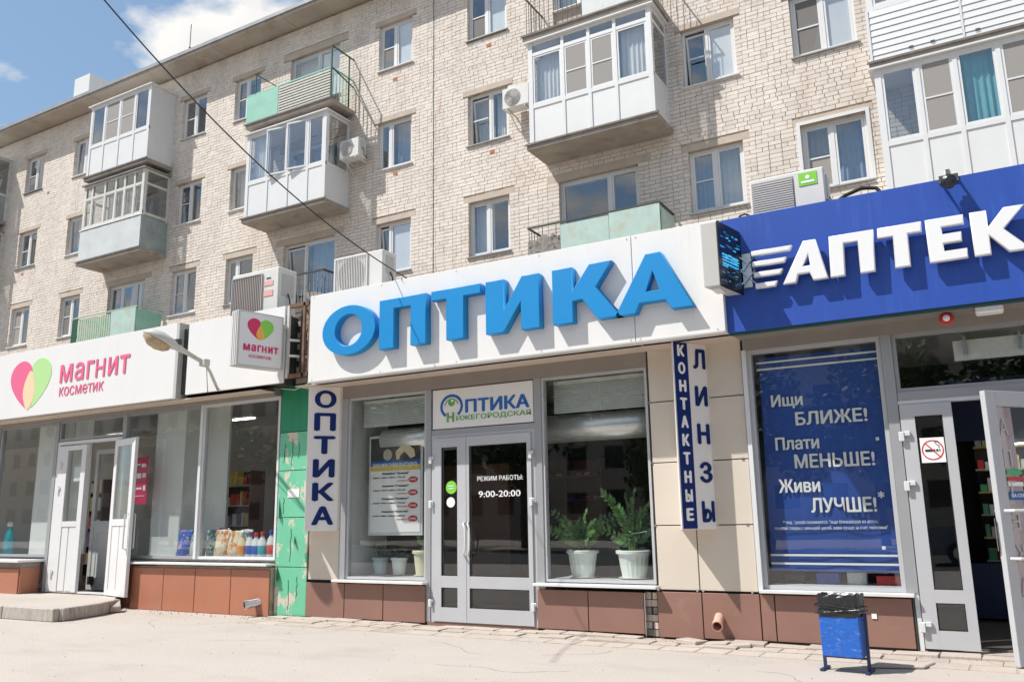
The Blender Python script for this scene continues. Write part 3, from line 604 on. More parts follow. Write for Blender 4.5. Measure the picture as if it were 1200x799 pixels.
# top floor mint balcony with horizontal slats
b = open_balcony(-17.34, -14.28, 12.40, 'open top floor balcony with mint sheet and pale horizontal slats')
obj('panel', MB().box(-17.40, -16.18, BY-.03, BY-.014, 12.34, 13.26), 'green_sheet', b)
for i in range(10):
    z = 12.44+i*.082; obj('slat', MB().box(-16.16, -14.28, BY-.026, BY-.012, z, z+.05), 'slat_grey', b)
obj('backing_sheet', MB().box(-16.16, -14.28, BY-.008, BY-.002, 12.42, 13.2), 'dark_iron', b)  # dark sheet added to put shade into the gaps between the slats
rails(b, -17.34, -14.28, (13.28,), 'green_sheet', .035); rail_posts(b, -17.3, -14.32, 12.42, 13.28, 'green_sheet', .24, .02)
for p_, q_, w_ in (((-14.27, BY, 12.4), (-14.27, BY, 13.95), .035), ((-14.27, BY, 13.93), (-14.27, FY, 13.93), .03), ((-14.27, FY-.2, 12.4), (-14.27, FY-.2, 13.95), .03), ((-14.27, BY, 13.3), (-14.27, FY, 13.1), .025), ((-17.1, BY, 13.2), (-17.1, BY, 13.95), .025), ((-17.1, BY, 13.9), (-17.1, FY, 13.9), .02)): obj('drying_rack_bar', MB().bar(p_, q_, w_), 'dgreen', b)
# open balcony on top of the glazed centre one
b = open_balcony(-8.36, -5.27, 12.26, 'open balcony with thin dark bars over the central white glazed one')
rails(b, -8.36, -5.27, (13.26,), 'rusty', .03); rail_posts(b, -8.33, -5.3, 12.27, 13.26, 'dark_iron', .115, .012)
obj('cover_sheet', MB().box(-6.9, -5.4, BY-.03, BY-.02, 12.3, 13.2), 'metal_pale', b)

# ------------------------------------------------------------------ roof of the shop row and walls behind the signs
row = empty('shop_row_roof', (-8, 12, 0), 'flat roof and bare end walls of the low shop row behind the signs', 'roof')
box('roof_slab', 'concrete', row, -45, 4, 9.98, 16.38, 3.92, 4.58); box('party_wall', 'dark_int', row, -9.6, -9.45, 10.4, 16.3, 0, 3.9); box('party_wall', 'dark_int', row, -2.75, -2.6, 10.3, 16.3, 0, 3.9)
box('left_wall', 'wall_int', row, -45, -44.8, 9.99, 16.3, 0, 3.9); box('right_wall', 'wall_int', row, 3.8, 4, 9.99, 16.3, 0, 3.9)

def pane(parent, x0, x1, z0, z1, y=10.0, m='glass_shop'): return obj('pane', MB().box(x0, x1, y, y+.008, z0, z1), m, parent)
def int_room(parent, x0, x1, zf, zc, yb, wall='wall_int', floor='floor_int'):
    box('floor', floor, parent, x0, x1, 10.12, yb, zf-.05, zf); box('ceiling', 'wall_int', parent, x0, x1, 10.12, yb, zc, zc+.05); box('inner_wall', wall, parent, x0, x1, yb, yb+.05, zf, zc)

# ------------------------------------------------------------------ optician's shop
opt = empty('optician_shop', (-6, 10, 0), 'optician shop front with pale grey glass door between two display windows', 'shop')
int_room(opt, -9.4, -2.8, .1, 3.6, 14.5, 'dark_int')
def tilex(parent, m, x0, x1, z0, z1, y=9.96, tilt=0, g=.006, depth=.03):
    o = box('tile', m, parent, x0+g, x1-g, y-depth/2, y+depth/2, z0+g, z1-g, bevel=.003); o.rotation_euler = (random.uniform(-.004, .004), tilt, random.uniform(-.004, .004)); return o
box('backing_wall', 'dark_int', opt, -9.34, -8.73, 10.0, 10.3, 0, 3.9); box('backing_wall', 'dark_int', opt, -3.74, -2.5, 10.0, 10.3, 0, 3.9)
for z0, z1 in ((.56, 1.31), (1.31, 2.06), (2.06, 2.81), (2.81, 3.52)):
    tilex(opt, 'cream', -9.33, -8.72, z0, z1)
    tilex(opt, 'cream', -3.72, -3.21, z0, z1); tilex(opt, 'cream', -3.21, -2.53, z0, z1)
rv = random.Random(3)
mb = MB()
for x in (-3.72, -3.24, -3.17, -2.6):
    for z in (.56, 1.31, 2.06, 2.81): mb.box(x-.012, x+.012, 9.936, 9.944, z-.012, z+.012)
obj('clip', mb, 'chrome', opt)
for a, b_ in ((-9.34, -8.58), (-8.58, -7.86), (-7.86, -7.12)): tilex(opt, 'brown', a, b_, .02+.02*rv.random(), .53, 9.93)
for a, b_ in ((-5.36, -4.64), (-4.64, -3.90)): tilex(opt, 'brown', a, b_, .03+.02*rv.random(), .53, 9.93)
o = tilex(opt, 'brown', -3.74, -3.19, .02, .545, 9.95, .0); tilex(opt, 'brown', -3.19, -2.52, .03, .545, 9.95)
mb = MB(); mb.box(-3.75, -3.70, 9.93, 9.98, .02, .05)
for i in range(6):
    for a, b_ in ((-3.93, -3.84), (-3.835, -3.76)): obj('brick', MB().box(a+(i % 2)*.02, b_, 9.99, 10.06, .02+i*.085, .095+i*.085), 'brick' if i % 3 else 'concrete', opt)
box('edge_trim', 'chrome', opt, -3.895, -3.885, 9.91, 9.99, .02, .52)
box('backing_wall', 'dark_int', opt, -9.34, -7.1, 9.97, 10.1, 0, .52); box('backing_wall', 'dark_int', opt, -5.36, -2.5, 10.07, 10.2, 0, .52)
box('threshold', 'brown', opt, -7.1, -5.37, 9.94, 10.1, 0, .05)
box('header_beam', 'beam', opt, -8.72, -3.735, 9.94, 10.1, 3.27, 3.545)
box('soffit', 'soffit', opt, -9.3, -2.53, 9.50, 10.0, 3.462, 3.475)
# frames
mb = MB(); mb.box(-8.72, -8.60, 9.93, 10.06, .585, 3.27); obj('jamb', mb, 'grey_fr', opt)
def display(parent, x0, x1, z0, z1, fr, t=.032):
    w = obj('display_window', frame_rect(x0, x1, 9.955, 10.045, z0, z1, t), fr, parent)
    pane(w, x0+t, x1-t, z0+t, z1-t); return w
dw1 = display(opt, -8.60, -7.14, .59, 3.268, 'door_opt'); dw2 = display(opt, -5.25, -3.745, .62, 3.268, 'door_opt')
for a, b_, z in ((-8.74, -7.09, .585), (-5.36, -3.70, .612)):
    obj('sill', MB().box(a, b_, 9.80, 9.96, z-.038, z-.004), 'sill', opt, bevel=.004)
    obj('sill', MB().box(a+.1, b_-.1, 10.05, 10.75, z-.03, z+.03), 'sill', opt)
for x in (-7.14, -5.36): box('post', 'grey_fr', opt, x+.002, x+.09 if x < -6 else x+.108, 9.94, 10.06, .05, 3.268)
box('transom', 'grey_fr', opt, -7.048, -5.362, 9.95, 10.05, 2.60, 2.675)
def opt_door():
    d = obj('door', frame_rect(-7.045, -5.364, 9.95, 10.03, .05, 2.598, .045), 'door_opt', opt)
    y0, y1 = 9.925, 9.985
    for x0, x1, gx0, gx1 in ((-6.995, -6.445, -6.86, -6.59), (-6.438, -5.412, -6.395, -5.475)):
        lf = obj('leaf', MB().box(x0, gx0, y0, y1, .065, 2.55).box(gx1, x1, y0, y1, .065, 2.55).box(gx0, gx1, y0+.001, y1, 2.42, 2.55).box(gx0, gx1, y0+.001, y1, .51, .665).box(gx0, gx1, y0+.001, y1, .065, .25), 'door_opt', d)
        for z0, z1 in ((.665, 2.42), (.25, .51)):
            obj('pane', MB().box(gx0, gx1, y0+.03, y0+.038, z0, z1), 'glass_shop', d)
            obj('gasket', frame_rect(gx0, gx1, y0+.012, y0+.028, z0, z1, .012), 'black', d)
    for x in (-7.03, -5.41):
        for z in (2.25, 1.63, .30): obj('hinge', MB().box(x-.025, x+.025, 9.885, 9.925, z-.05, z+.05).box(x-.02, x+.045, 9.898, 9.92, z+.01, z+.055), 'white_fr', d, bevel=.006)
    for x, s in ((-6.47, 1), (-6.40, 1)):
        pts = [(x, 9.92, .93), (x+.02, 9.86, .95), (x+.05*s, 9.85, 1.02), (x+.055*s, 9.85, 1.16), (x+.05*s, 9.85, 1.30), (x+.02, 9.86, 1.36), (x, 9.92, 1.38)]
        obj('handle', MB().tube(pts, .013, 8), 'pvc', d, smooth=True)
    text('lettering', 'РЕЖИМ РАБОТЫ:', -6.27, 9.946, 1.93, .72, .065, 'white', d, bold=.012)
    text('lettering', '9:00-20:00', -6.25, 9.946, 1.71, .66, .085, 'white', d, bold=.018)
    obj('round_sticker', MB().lathe((-6.70, 9.945, 1.86), [(.09, 0), (.09, -.002)], 24, 'y'), 'lime2', d)
    box('sticker_mark', 'white', d, -6.75, -6.65, 9.939, 9.942, 1.875, 1.885); box('sticker_mark', 'white', d, -6.74, -6.66, 9.939, 9.942, 1.84, 1.85)
    obj('round_sticker', MB().lathe((-6.71, 9.945, 1.655), [(.07, 0), (.07, -.002)], 24, 'y'), 'white', d)
opt_door()
# transom sign above the door
ts = obj('transom_sign', MB().box(-7.03, -5.375, 9.955, 9.975, 2.69, 3.255), 'acm', None, bevel=.004)
tag(ts, 'white panel over the optician door with blue and green eye logo', 'sign')
def ring(cx, cz, rx, rz, t, a0, a1, n=30):
    m = MB()
    for i in range(n+1):
        a = a0+(a1-a0)*i/n; m.v += [(cx+rx*cos(a), 9.952, cz+rz*sin(a)), (cx+(rx-t)*cos(a), 9.952, cz+(rz-t)*sin(a))]
    m.f = [(2*i, 2*i+1, 2*i+3, 2*i+2) for i in range(n)]; return m
obj('logo_ring', ring(-6.70, 3.0, .195, .175, .042, radians(-52), radians(236)), 'logo_blue', ts, fixn=False)
obj('logo_lid', ring(-6.70, 2.985, .13, .13, .018, radians(20), radians(165)), 'logo_green', ts, fixn=False)
obj('logo_iris', MB().lathe((-6.70, 9.952, 3.06), [(.058, 0), (.058, -.002)], 20, 'y'), 'logo_green', ts)
obj('logo_pupil', MB().lathe((-6.685, 9.949, 3.08), [(.02, 0), (.02, -.002)], 14, 'y'), 'white', ts)
text('lettering', 'ПТИКА', -6.47, 9.953, 2.89, 1.04, .19, 'logo_blue', ts, bold=.05)
text('lettering', 'Н', -6.78, 9.95, 2.775, .125, .14, 'logo_green', ts, bold=.05)
text('lettering', 'ИЖЕГОРОДСКАЯ', -6.62, 9.953, 2.775, 1.21, .085, 'logo_green', ts, bold=.02)
# framed poster behind the left window
po = empty('poster', (-7.96, 10.3, 1.2), 'framed price poster hanging inside the left window of the optician', 'poster')
box('poster_frame', 'white_fr', po, -8.47, -7.45, 10.30, 10.325, 1.2, 2.70, bevel=.005); box('poster_sheet', 'white', po, -8.43, -7.49, 10.293, 10.299, 1.25, 2.66)
box('poster_photo', 'dark_int', po, -8.43, -7.49, 10.289, 10.292, 2.30, 2.66); box('poster_band', 'logo_blue', po, -8.43, -7.49, 10.286, 10.292, 2.24, 2.31); box('poster_band', 'g_yellow', po, -8.43, -7.49, 10.286, 10.292, 2.16, 2.24)
obj('photo_figure', MB().prismY([(-7.93, 2.32), (-7.95, 2.44), (-7.85, 2.52), (-7.72, 2.54), (-7.60, 2.46), (-7.58, 2.36), (-7.66, 2.33), (-7.78, 2.44), (-7.86, 2.38), (-7.88, 2.32)], 10.284, 10.288), 'g_cream', po)
obj('photo_figure', MB().lathe((-8.1, 10.286, 2.40), [(.085, 0), (.085, -.002)], 16, 'y'), 'curtain_beige', po)
obj('photo_figure', MB().box(-7.78, -7.55, 10.284, 10.288, 2.565, 2.61), 'white', po)
text('lettering', 'ЗАКАЖИ ОЧКИ ВЫГОДНО', -8.38, 10.282, 2.20, .84, .075, 'white', po, bold=.04)
for i, z in enumerate((2.10, 1.91, 1.72, 1.53)):
    text('lettering', ('Комплект "Эконом"', 'Комплект "Стандарт"', 'Комплект "Комфорт"', 'Комплект "Престиж"')[i], -8.2, 10.29, z, .5, .035, 'black', po, bold=.02)
    text('lettering', 'оправа + линзы + работа = 2450 руб.', -8.38, 10.29, z-.06, .62, .032, 'black', po)
    text('lettering', 'скидка', -7.92, 10.29, z-.11, .2, .022, 'red', po)
    obj('price_oval', MB().lathe((-7.62, 10.289, z-.085), [(.055, 0), (.055, -.002)], 20, 'y'), 'red', po).scale = (1.6, 1, .8)
    text('lettering', '1990', -7.68, 10.283, z-.10, .12, .03, 'white', po, bold=.03)
def blinds(parent, x0, x1, z0, z1, y=10.2):
    b = obj('blind', MB().box(x0, x1, y-.02, y+.02, z1, z1+.04), 'blind', parent); m = MB(); z = z0
    while z < z1:
        m.v += [(x0, y-.011, z), (x1, y-.011, z), (x1, y-.002, z+.021), (x0, y-.002, z+.021)]; n = len(m.v)-4; m.f.append((n, n+1, n+2, n+3)); z += .024
    tag(obj('slats', m, 'blind', b, fixn=False), kind='stuff')
    obj('cord', MB().box(x0+(x1-x0)*.5-.004, x0+(x1-x0)*.5+.004, y-.02, y-.016, z0, z1), 'blind', b)
blinds(opt, -8.5, -7.2, 2.83, 3.20); blinds(opt, -5.18, -3.8, 2.80, 3.20)
for x0, x1 in ((-8.25, -6.9), (-5.45, -3.6)): obj('added_reflection_tube', MB().tube([(x0, 10.45, 2.62), (x1, 10.45, 2.62)], .19, 28), 'reflection_band', opt, smooth=True)  # added tubes stand in for the pale canopy reflected in the glass
# dim furniture inside
for i, x in enumerate((-8.4, -7.3, -6.6, -5.0, -4.0)):
    sh = obj('shelf_unit', MB().box(x, x+.7, 13.6, 13.65, .1, 2.4).box(x, x+.03, 13.3, 13.6, .1, 2.4).box(x+.67, x+.7, 13.3, 13.6, .1, 2.4), 'wood', opt)
    for k in range(5): obj('shelf', MB().box(x+.03, x+.67, 13.3, 13.6, .5+k*.4, .52+k*.4), 'wood', sh)
    for k in range(5):
        for j in range(4): obj('spectacle_case', MB().box(x+.06+j*.15, x+.17+j*.15, 13.35, 13.5, .522+k*.4, .57+k*.4), ('g_cream', 'g_blue', 'dark_iron', 'g_red')[(j+k+i) % 4], sh)
box('window_return', 'white_int', opt, -8.70, -8.66, 10.07, 11.0, .6, 3.5)
box('counter', 'dark_iron', opt, -6.6, -4.2, 12.2, 12.7, .1, 1.05)
box('rear_partition', 'wood', opt, -9.3, -6.9, 11.9, 11.95, .1, 2.3)

def pot(x, y, z, r, h, m, label, saucer=True, flute=.03):
    p = empty('potted_plant', (x, y, z), label, 'potted plant')
    obj('pot', MB().lathe((x, y, z+.01), [(r*.70, 0), (r*.72, .01), (r*.93, h*.86)], 36, flute=flute).lathe((x, y, z+.01), [(r*.95, h*.86), (r*1.06, h*.88), (r*1.06, h*.97), (r, h), (r*.9, h*.98), (r*.88, h*.9)], 36), m, p)
    if saucer: obj('saucer', MB().lathe((x, y, z), [(r*.75, 0), (r*.95, .02), (r*.93, .022), (r*.7, .012)], 30), m, p)
    obj('soil', MB().lathe((x, y, z+h*.88), [(r*.86, 0), (r*.86, .008)], 20), 'soil', p); return p
def zz(p, x, y, z, stems, hmin, hmax, lean, seed, m='leaf', leaf=.07):
    r = random.Random(seed)
    for s in range(stems):
        a = r.uniform(0, 2*pi); ln = r.uniform(*lean); h = r.uniform(hmin, hmax)
        P0 = Vector((x+cos(a)*.04, y+sin(a)*.03, z)); d = Vector((cos(a)*ln, sin(a)*ln*.5, 0))
        pts = [P0+d*(t*t)+Vector((0, 0, h*(t-.18*t*t))) for t in [i/12 for i in range(13)]]
        st = obj('stem', MB().tube(pts, [.011-.0007*i for i in range(13)], 6), 'stem', p, smooth=True)
        lf = MB()
        for i in range(3, 13):
            dirv = (pts[min(i+1, 12)]-pts[i-1]).normalized(); side = dirv.cross(Vector((sin(a), -cos(a), .3))).normalized()
            for sg in (-1, 1) if i < 12 else (-1, 1, 0):
                o_ = (side*sg*.85+dirv*.6+Vector((r.uniform(-.2, .2), r.uniform(-.2, .2), r.uniform(-.1, .2)))).normalized(); L_ = leaf*r.uniform(.8, 1.2)*(1-.03*i)
                w = o_.cross(Vector((r.uniform(-.4, .4), -1, r.uniform(-.3, .3)))).normalized()*L_*.25
                c = pts[i]; n = len(lf.v); lf.v += [tuple(c), tuple(c+o_*L_*.4+w), tuple(c+o_*L_), tuple(c+o_*L_*.4-w)]; lf.f.append((n, n+1, n+2, n+3))
        obj('leaves', lf, m, st, fixn=False)
p = pot(-4.93, 10.42, .645, .205, .345, 'pot', 'plant in a white fluted pot, left of the pair in the right display window'); zz(p, -4.93, 10.42, .95, 14, .28, .66, (.15, .60), 3, leaf=.13)
p = pot(-4.21, 10.42, .645, .215, .345, 'pot', 'taller plant in a white fluted pot by the window edge near the cream tiles'); zz(p, -4.21, 10.42, .95, 14, .45, .95, (.10, .60), 8, leaf=.135)
p = pot(-7.50, 10.42, .615, .17, .36, 'pot_cream', 'cream pot with tall stems half hidden by the post left of the door', flute=0); zz(p, -7.50, 10.42, .93, 8, .5, .9, (.05, .2), 5, leaf=.1)
p = pot(-8.34, 10.45, .615, .125, .25, 'pot_blue', 'small pale blue pot with a dark bushy plant below the poster', saucer=False, flute=0); zz(p, -8.34, 10.45, .83, 12, .12, .3, (.05, .2), 6, 'leafdark', .06)
p = pot(-7.98, 10.45, .615, .125, .25, 'pot', 'small white pot with a low dark plant below the poster', saucer=False, flute=0); zz(p, -7.98, 10.45, .83, 8, .08, .2, (.05, .15), 7, 'leafdark', .05)

# optician fascia sign
fs = empty('fascia_sign', (-5.7, 9.33, 3.46), 'long white sign box with raised bright blue letters ОПТИКА', 'sign')
box('sign_panel', 'acm', fs, -8.88, -3.625, 9.33, 9.60, 3.462, 4.805, bevel=.004); box('sign_panel', 'acm', fs, -3.617, -2.53, 9.33, 9.60, 3.462, 4.805, bevel=.004)
box('bottom_trim', 'acm_side', fs, -8.87, -2.54, 9.315, 9.329, 3.455, 3.475)
box('sign_back', 'acm_side', fs, -8.86, -2.55, 9.601, 9.97, 3.48, 4.78)
for x in (-8.8, -7.5, -6.2, -4.9, -3.68, -3.56, -2.62):
    for z in (3.50, 4.77): obj('rivet', MB().lathe((x, 9.3295, z), [(.011, 0), (.009, -.004)], 8, 'y'), 'acm_side', fs)
ZB, ZT = 3.785, 4.495; yL = 9.20; dL = .128; blue = 'blue_l'
letter([oval(-8.0, 4.145, .50, .37), oval(-8.0, 4.145, .255, .235)], yL, dL, blue, fs)
def P_(x0, x1, st, bar): return [[(x0, ZB), (x0, ZT), (x1, ZT), (x1, ZB), (x1-st, ZB), (x1-st, ZT-bar), (x0+st, ZT-bar), (x0+st, ZB)]]
letter(P_(-7.43, -6.62, .26, .14), yL, dL, blue, fs)
letter([[(-6.53, ZT-.13), (-6.53, ZT), (-5.73, ZT), (-5.73, ZT-.13), (-6.0, ZT-.13), (-6.0, ZB), (-6.28, ZB), (-6.28, ZT-.13)]], yL, dL, blue, fs)
letter([[(-5.65, ZB), (-5.65, ZT), (-5.37, ZT), (-5.37, ZB+.30), (-5.10, ZT), (-4.85, ZT), (-4.85, ZB), (-5.12, ZB), (-5.12, ZT-.33), (-5.38, ZB)]], yL, dL, blue, fs)
letter([[(-4.66, ZB), (-4.66, ZT), (-4.38, ZT), (-4.38, ZB+.40), (-4.14, ZT), (-3.84, ZT), (-4.06, ZB+.41), (-3.74, ZB), (-4.05, ZB), (-4.25, ZB+.28), (-4.38, ZB+.27), (-4.38, ZB)]], yL, dL, blue, fs)
letter([[(-3.82, ZB), (-3.40, ZT), (-3.21, ZT), (-2.84, ZB), (-3.11, ZB), (-3.18, ZB+.12), (-3.50, ZB+.12), (-3.56, ZB)], [(-3.42, ZB+.25), (-3.24, ZB+.25), (-3.32, ZB+.49)]], yL, dL, blue, fs)

# ------------------------------------------------------------------ vertical wedge signs
def wedge(name, A, Bp, back, z0, z1, label):
    s = empty(name, (A[0], A[1], z0), label, 'sign')
    obj('sign_body', MB().prism([A, Bp, back], z0, z1), 'sign_grey', s, bevel=.003); return s
def fpoint(A, Bp, s_, off=.004):
    d = Vector((Bp[0]-A[0], Bp[1]-A[1])).normalized(); nrm = Vector((d.y, -d.x)); return A[0]+d.x*s_+nrm.x*off, A[1]+d.y*s_+nrm.y*off, atan2(d.y, d.x)
A_, B_ = (-9.085, 9.575), (-8.74, 9.985)
s = wedge('wedge_sign', A_, B_, (-9.32, 9.94), 1.285, 3.46, 'narrow vertical sign with navy letters ОПТИКА left of the display window')
for i, ch in enumerate('ОПТИКА'):
    x, y, rz = fpoint(A_, B_, .095); z = 3.13-.352*i; text('letter', ch, x, y, z, .33, .275, 'navy', s, rotz=rz, ext=.003, bold=.055)
A_, B_ = (-3.23, 9.49), (-2.94, 9.985)
s = wedge('wedge_sign', A_, B_, (-3.40, 9.95), 1.265, 3.46, 'narrow vertical sign reading КОНТАКТНЫЕ ЛИНЗЫ on the cream tiled pier')
m = MB(); a = fpoint(A_, B_, .02, .003); b_ = fpoint(A_, B_, .235, .003); m.quad((a[0], a[1], 1.275), (b_[0], b_[1], 1.275), (b_[0], b_[1], 3.455), (a[0], a[1], 3.455)); obj('blue_strip', m, 'navy', s)
for i, ch in enumerate('КОНТАКТНЫЕ'):
    x, y, rz = fpoint(A_, B_, .075, .005); text('letter', ch, x, y, 3.285-.2135*i, .11, .145, 'white', s, rotz=rz, bold=.08)
for i, ch in enumerate('ЛИНЗЫ'):
    x, y, rz = fpoint(A_, B_, .315, .005); text('letter', ch, x, y, 3.15-.452*i, .195, .245, 'navy', s, rotz=rz, bold=.06)

# ------------------------------------------------------------------ peeling green column and the gap over it
gc = empty('green_pier', (-9.68, 10, 0), 'wall pier clad in peeling light green film between the shops', 'pier')
box('pier_core', 'dark_int', gc, -10.03, -9.34, 9.99, 10.3, 0, 3.9)
rr = random.Random(21)
for z0, z1 in ((.02, .74), (.74, 1.49), (1.49, 2.22), (2.22, 2.83)): tilex(gc, 'green_peel', -10.02, -9.35, z0, z1, 9.955, rr.uniform(-.008, .008))
tilex(gc, 'green_deep', -10.02, -9.35, 2.83, 3.58, 9.955)
for x, z0, h in ((-9.72, .1, .45), (-9.70, .82, .5), (-9.74, 2.3, .42), (-9.9, 2.35, .3), (-9.55, .3, .3), (-9.88, 1.55, .25), (-9.6, 2.4, .25)):
    pts = [(x+rr.uniform(-.015, .015), 9.937, z0+h*i/5) for i in range(6)]; obj('crack', MB().tube(pts, .004, 4), 'dgreen', gc)
for x, z, w, h in ((-9.98, .55, .09, .22), (-9.98, 1.5, .05, .3), (-9.63, 1.1, .05, .12)):
    m = MB(); m.v = [(x, 9.936, z), (x, 9.936, z+h), (x+w, 9.90, z+h*.1), (x+w*.7, 9.89, z-.03)]; m.f = [(0, 1, 2), (0, 2, 3)]; obj('peeling_flap', m, 'dgreen', gc, fixn=False)
tag(box('paper_notice', 'white', None, -9.80, -9.56, 9.932, 9.936, 1.80, 1.93), 'small blank white paper stuck on the green pier', 'paper')
tag(obj('cable_conduit', MB().tube([(-10.0, 9.9, 3.55), (-9.7, 9.9, 3.50), (-9.4, 9.9, 3.58), (-9.2, 9.85, 3.56)], .012), 'acm_side'), 'thin pale cable crossing the top of the green pier', 'cable')
gf = empty('sign_bracket_frame', (-9.2, 9.5, 3.6), 'rusty steel frame in the dark gap between the two white signs', 'frame')
m = MB()
for x in (-9.12, -9.0): m.box(x-.02, x+.02, 9.45, 9.49, 3.6, 4.78)
m.box(-9.46, -8.9, 9.45, 9.50, 4.72, 4.78).box(-9.46, -8.9, 9.45, 9.50, 3.60, 3.66); obj('steel_frame', m, 'rusty', gf)
obj('white_post', MB().box(-9.465, -9.42, 9.44, 9.48, 3.6, 4.76), 'pvcold', gf)
obj('crossbar', MB().bar((-9.44, 9.47, 4.21), (-9.22, 9.75, 4.21), .035), 'acm', gf); obj('crossbar', MB().bar((-9.44, 9.47, 3.96), (-9.22, 9.75, 3.96), .035), 'acm', gf)
obj('steel_frame', MB().box(-9.9, -9.46, 9.97, 9.99, 3.58, 4.7).bar((-9.3, 9.6, 3.7), (-9.3, 9.6, 4.7), .03).bar((-8.95, 9.9, 3.6), (-9.2, 9.6, 4.7), .02), 'dark_iron', gf)
m = MB(); r = random.Random(9)
for k in range(7):
    x = -9.12+.05*r.random(); pts = [(x+.06*sin(i*1.3+k), 9.55+.03*k, 3.62+i*.17) for i in range(7)]; m.tube(pts, .009, 5)
obj('cable_bundle', m, 'cable', gf)
for i in range(12):
    for j in range(4):
        obj('brick', MB().box(-9.58+j*.26+(i % 2)*.13-.13, -9.58+j*.26+(i % 2)*.13+.11, 9.93, 9.985, 3.60+i*.095, 3.683+i*.095), 'mortar' if (i*j) % 3 else 'concrete', gf)
box('fascia_recess', 'dark_int', gf, -9.75, -8.6, 9.99, 10.05, 3.58, 4.75)

# ------------------------------------------------------------------ cosmetics shop (left)
mg = empty('cosmetics_shop', (-14, 10, 0), 'cosmetics shop front with white door standing open and terracotta plinth', 'shop')
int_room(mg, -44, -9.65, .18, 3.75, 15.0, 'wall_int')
box('header_beam', 'beam', mg, -20.5, -10.04, 9.80, 10.1, 3.43, 3.56); box('soffit', 'soffit', mg, -20.5, -10.04, 9.50, 9.80, 3.475, 3.49)
def dispm(x0, x1, z0, z1, y=10.0, fr='grey_fr'):
    w = obj('display_window', frame_rect(x0, x1, y-.04, y+.045, z0, z1, .045), fr, mg); pane(w, x0+.045, x1-.045, z0+.045, z1-.045, y); return w
dispm(-11.86, -10.05, .84, 3.43, fr='white_fr'); dispm(-13.95, -11.90, .84, 3.43); dispm(-18.0, -16.08, .84, 3.43); dispm(-20.4, -18.04, .84, 3.43)
box('post', 'white_fr', mg, -11.91, -11.85, 9.93, 10.06, .84, 3.43)
for x in (-13.96, -16.03): box('post', 'grey_fr', mg, x-.045, x+.045, 9.94, 10.06, .2, 3.43)
w = obj('transom_window', frame_rect(-15.98, -14.01, 9.96, 10.04, 3.04, 3.43, .04), 'grey_fr', mg); pane(w, -15.94, -14.05, 3.08, 3.39)
# plinths
for a, b_ in ((-13.33, -12.50), (-12.50, -11.72), (-11.72, -10.88), (-10.88, -10.03)): tilex(mg, 'terra', a, b_, .0, .70, 9.86)
box('plinth_core', 'mortar', mg, -13.32, -10.04, 9.88, 10.2, 0, .72); box('plinth_core', 'terra', mg, -13.95, -13.34, 9.955, 10.2, 0, .77)
obj('sill', MB().box(-13.36, -10.03, 9.76, 9.96, .755, .79), 'sill', mg, bevel=.004); obj('sill', MB().box(-13.95, -13.37, 9.88, 9.96, .757, .788), 'sill', mg)
box('sill', 'sill', mg, -13.9, -10.1, 10.05, 10.6, .80, .855); box('sill', 'sill', mg, -20.3, -16.1, 10.05, 10.6, .80, .855)
tilex(mg, 'terra', -17.2, -16.22, .0, .64, 9.57); tilex(mg, 'terra', -18.2, -17.2, .0, .64, 9.57); tilex(mg, 'terra', -19.2, -18.2, .0, .64, 9.57)
box('plinth_core', 'terra', mg, -19.2, -16.21, 9.59, 9.95, 0, .66); obj('plinth_side', MB().box(-16.208, -16.19, 9.57, 9.94, .2, .655), 'terra', mg)
obj('sill', MB().prism([(-19.3, 9.46), (-16.12, 9.46), (-16.06, 9.95), (-19.3, 9.95)], .76, .80), 'sill', mg, bevel=.004); box('plinth_core', 'beam', mg, -19.2, -16.2, 9.60, 9.95, .66, .76)
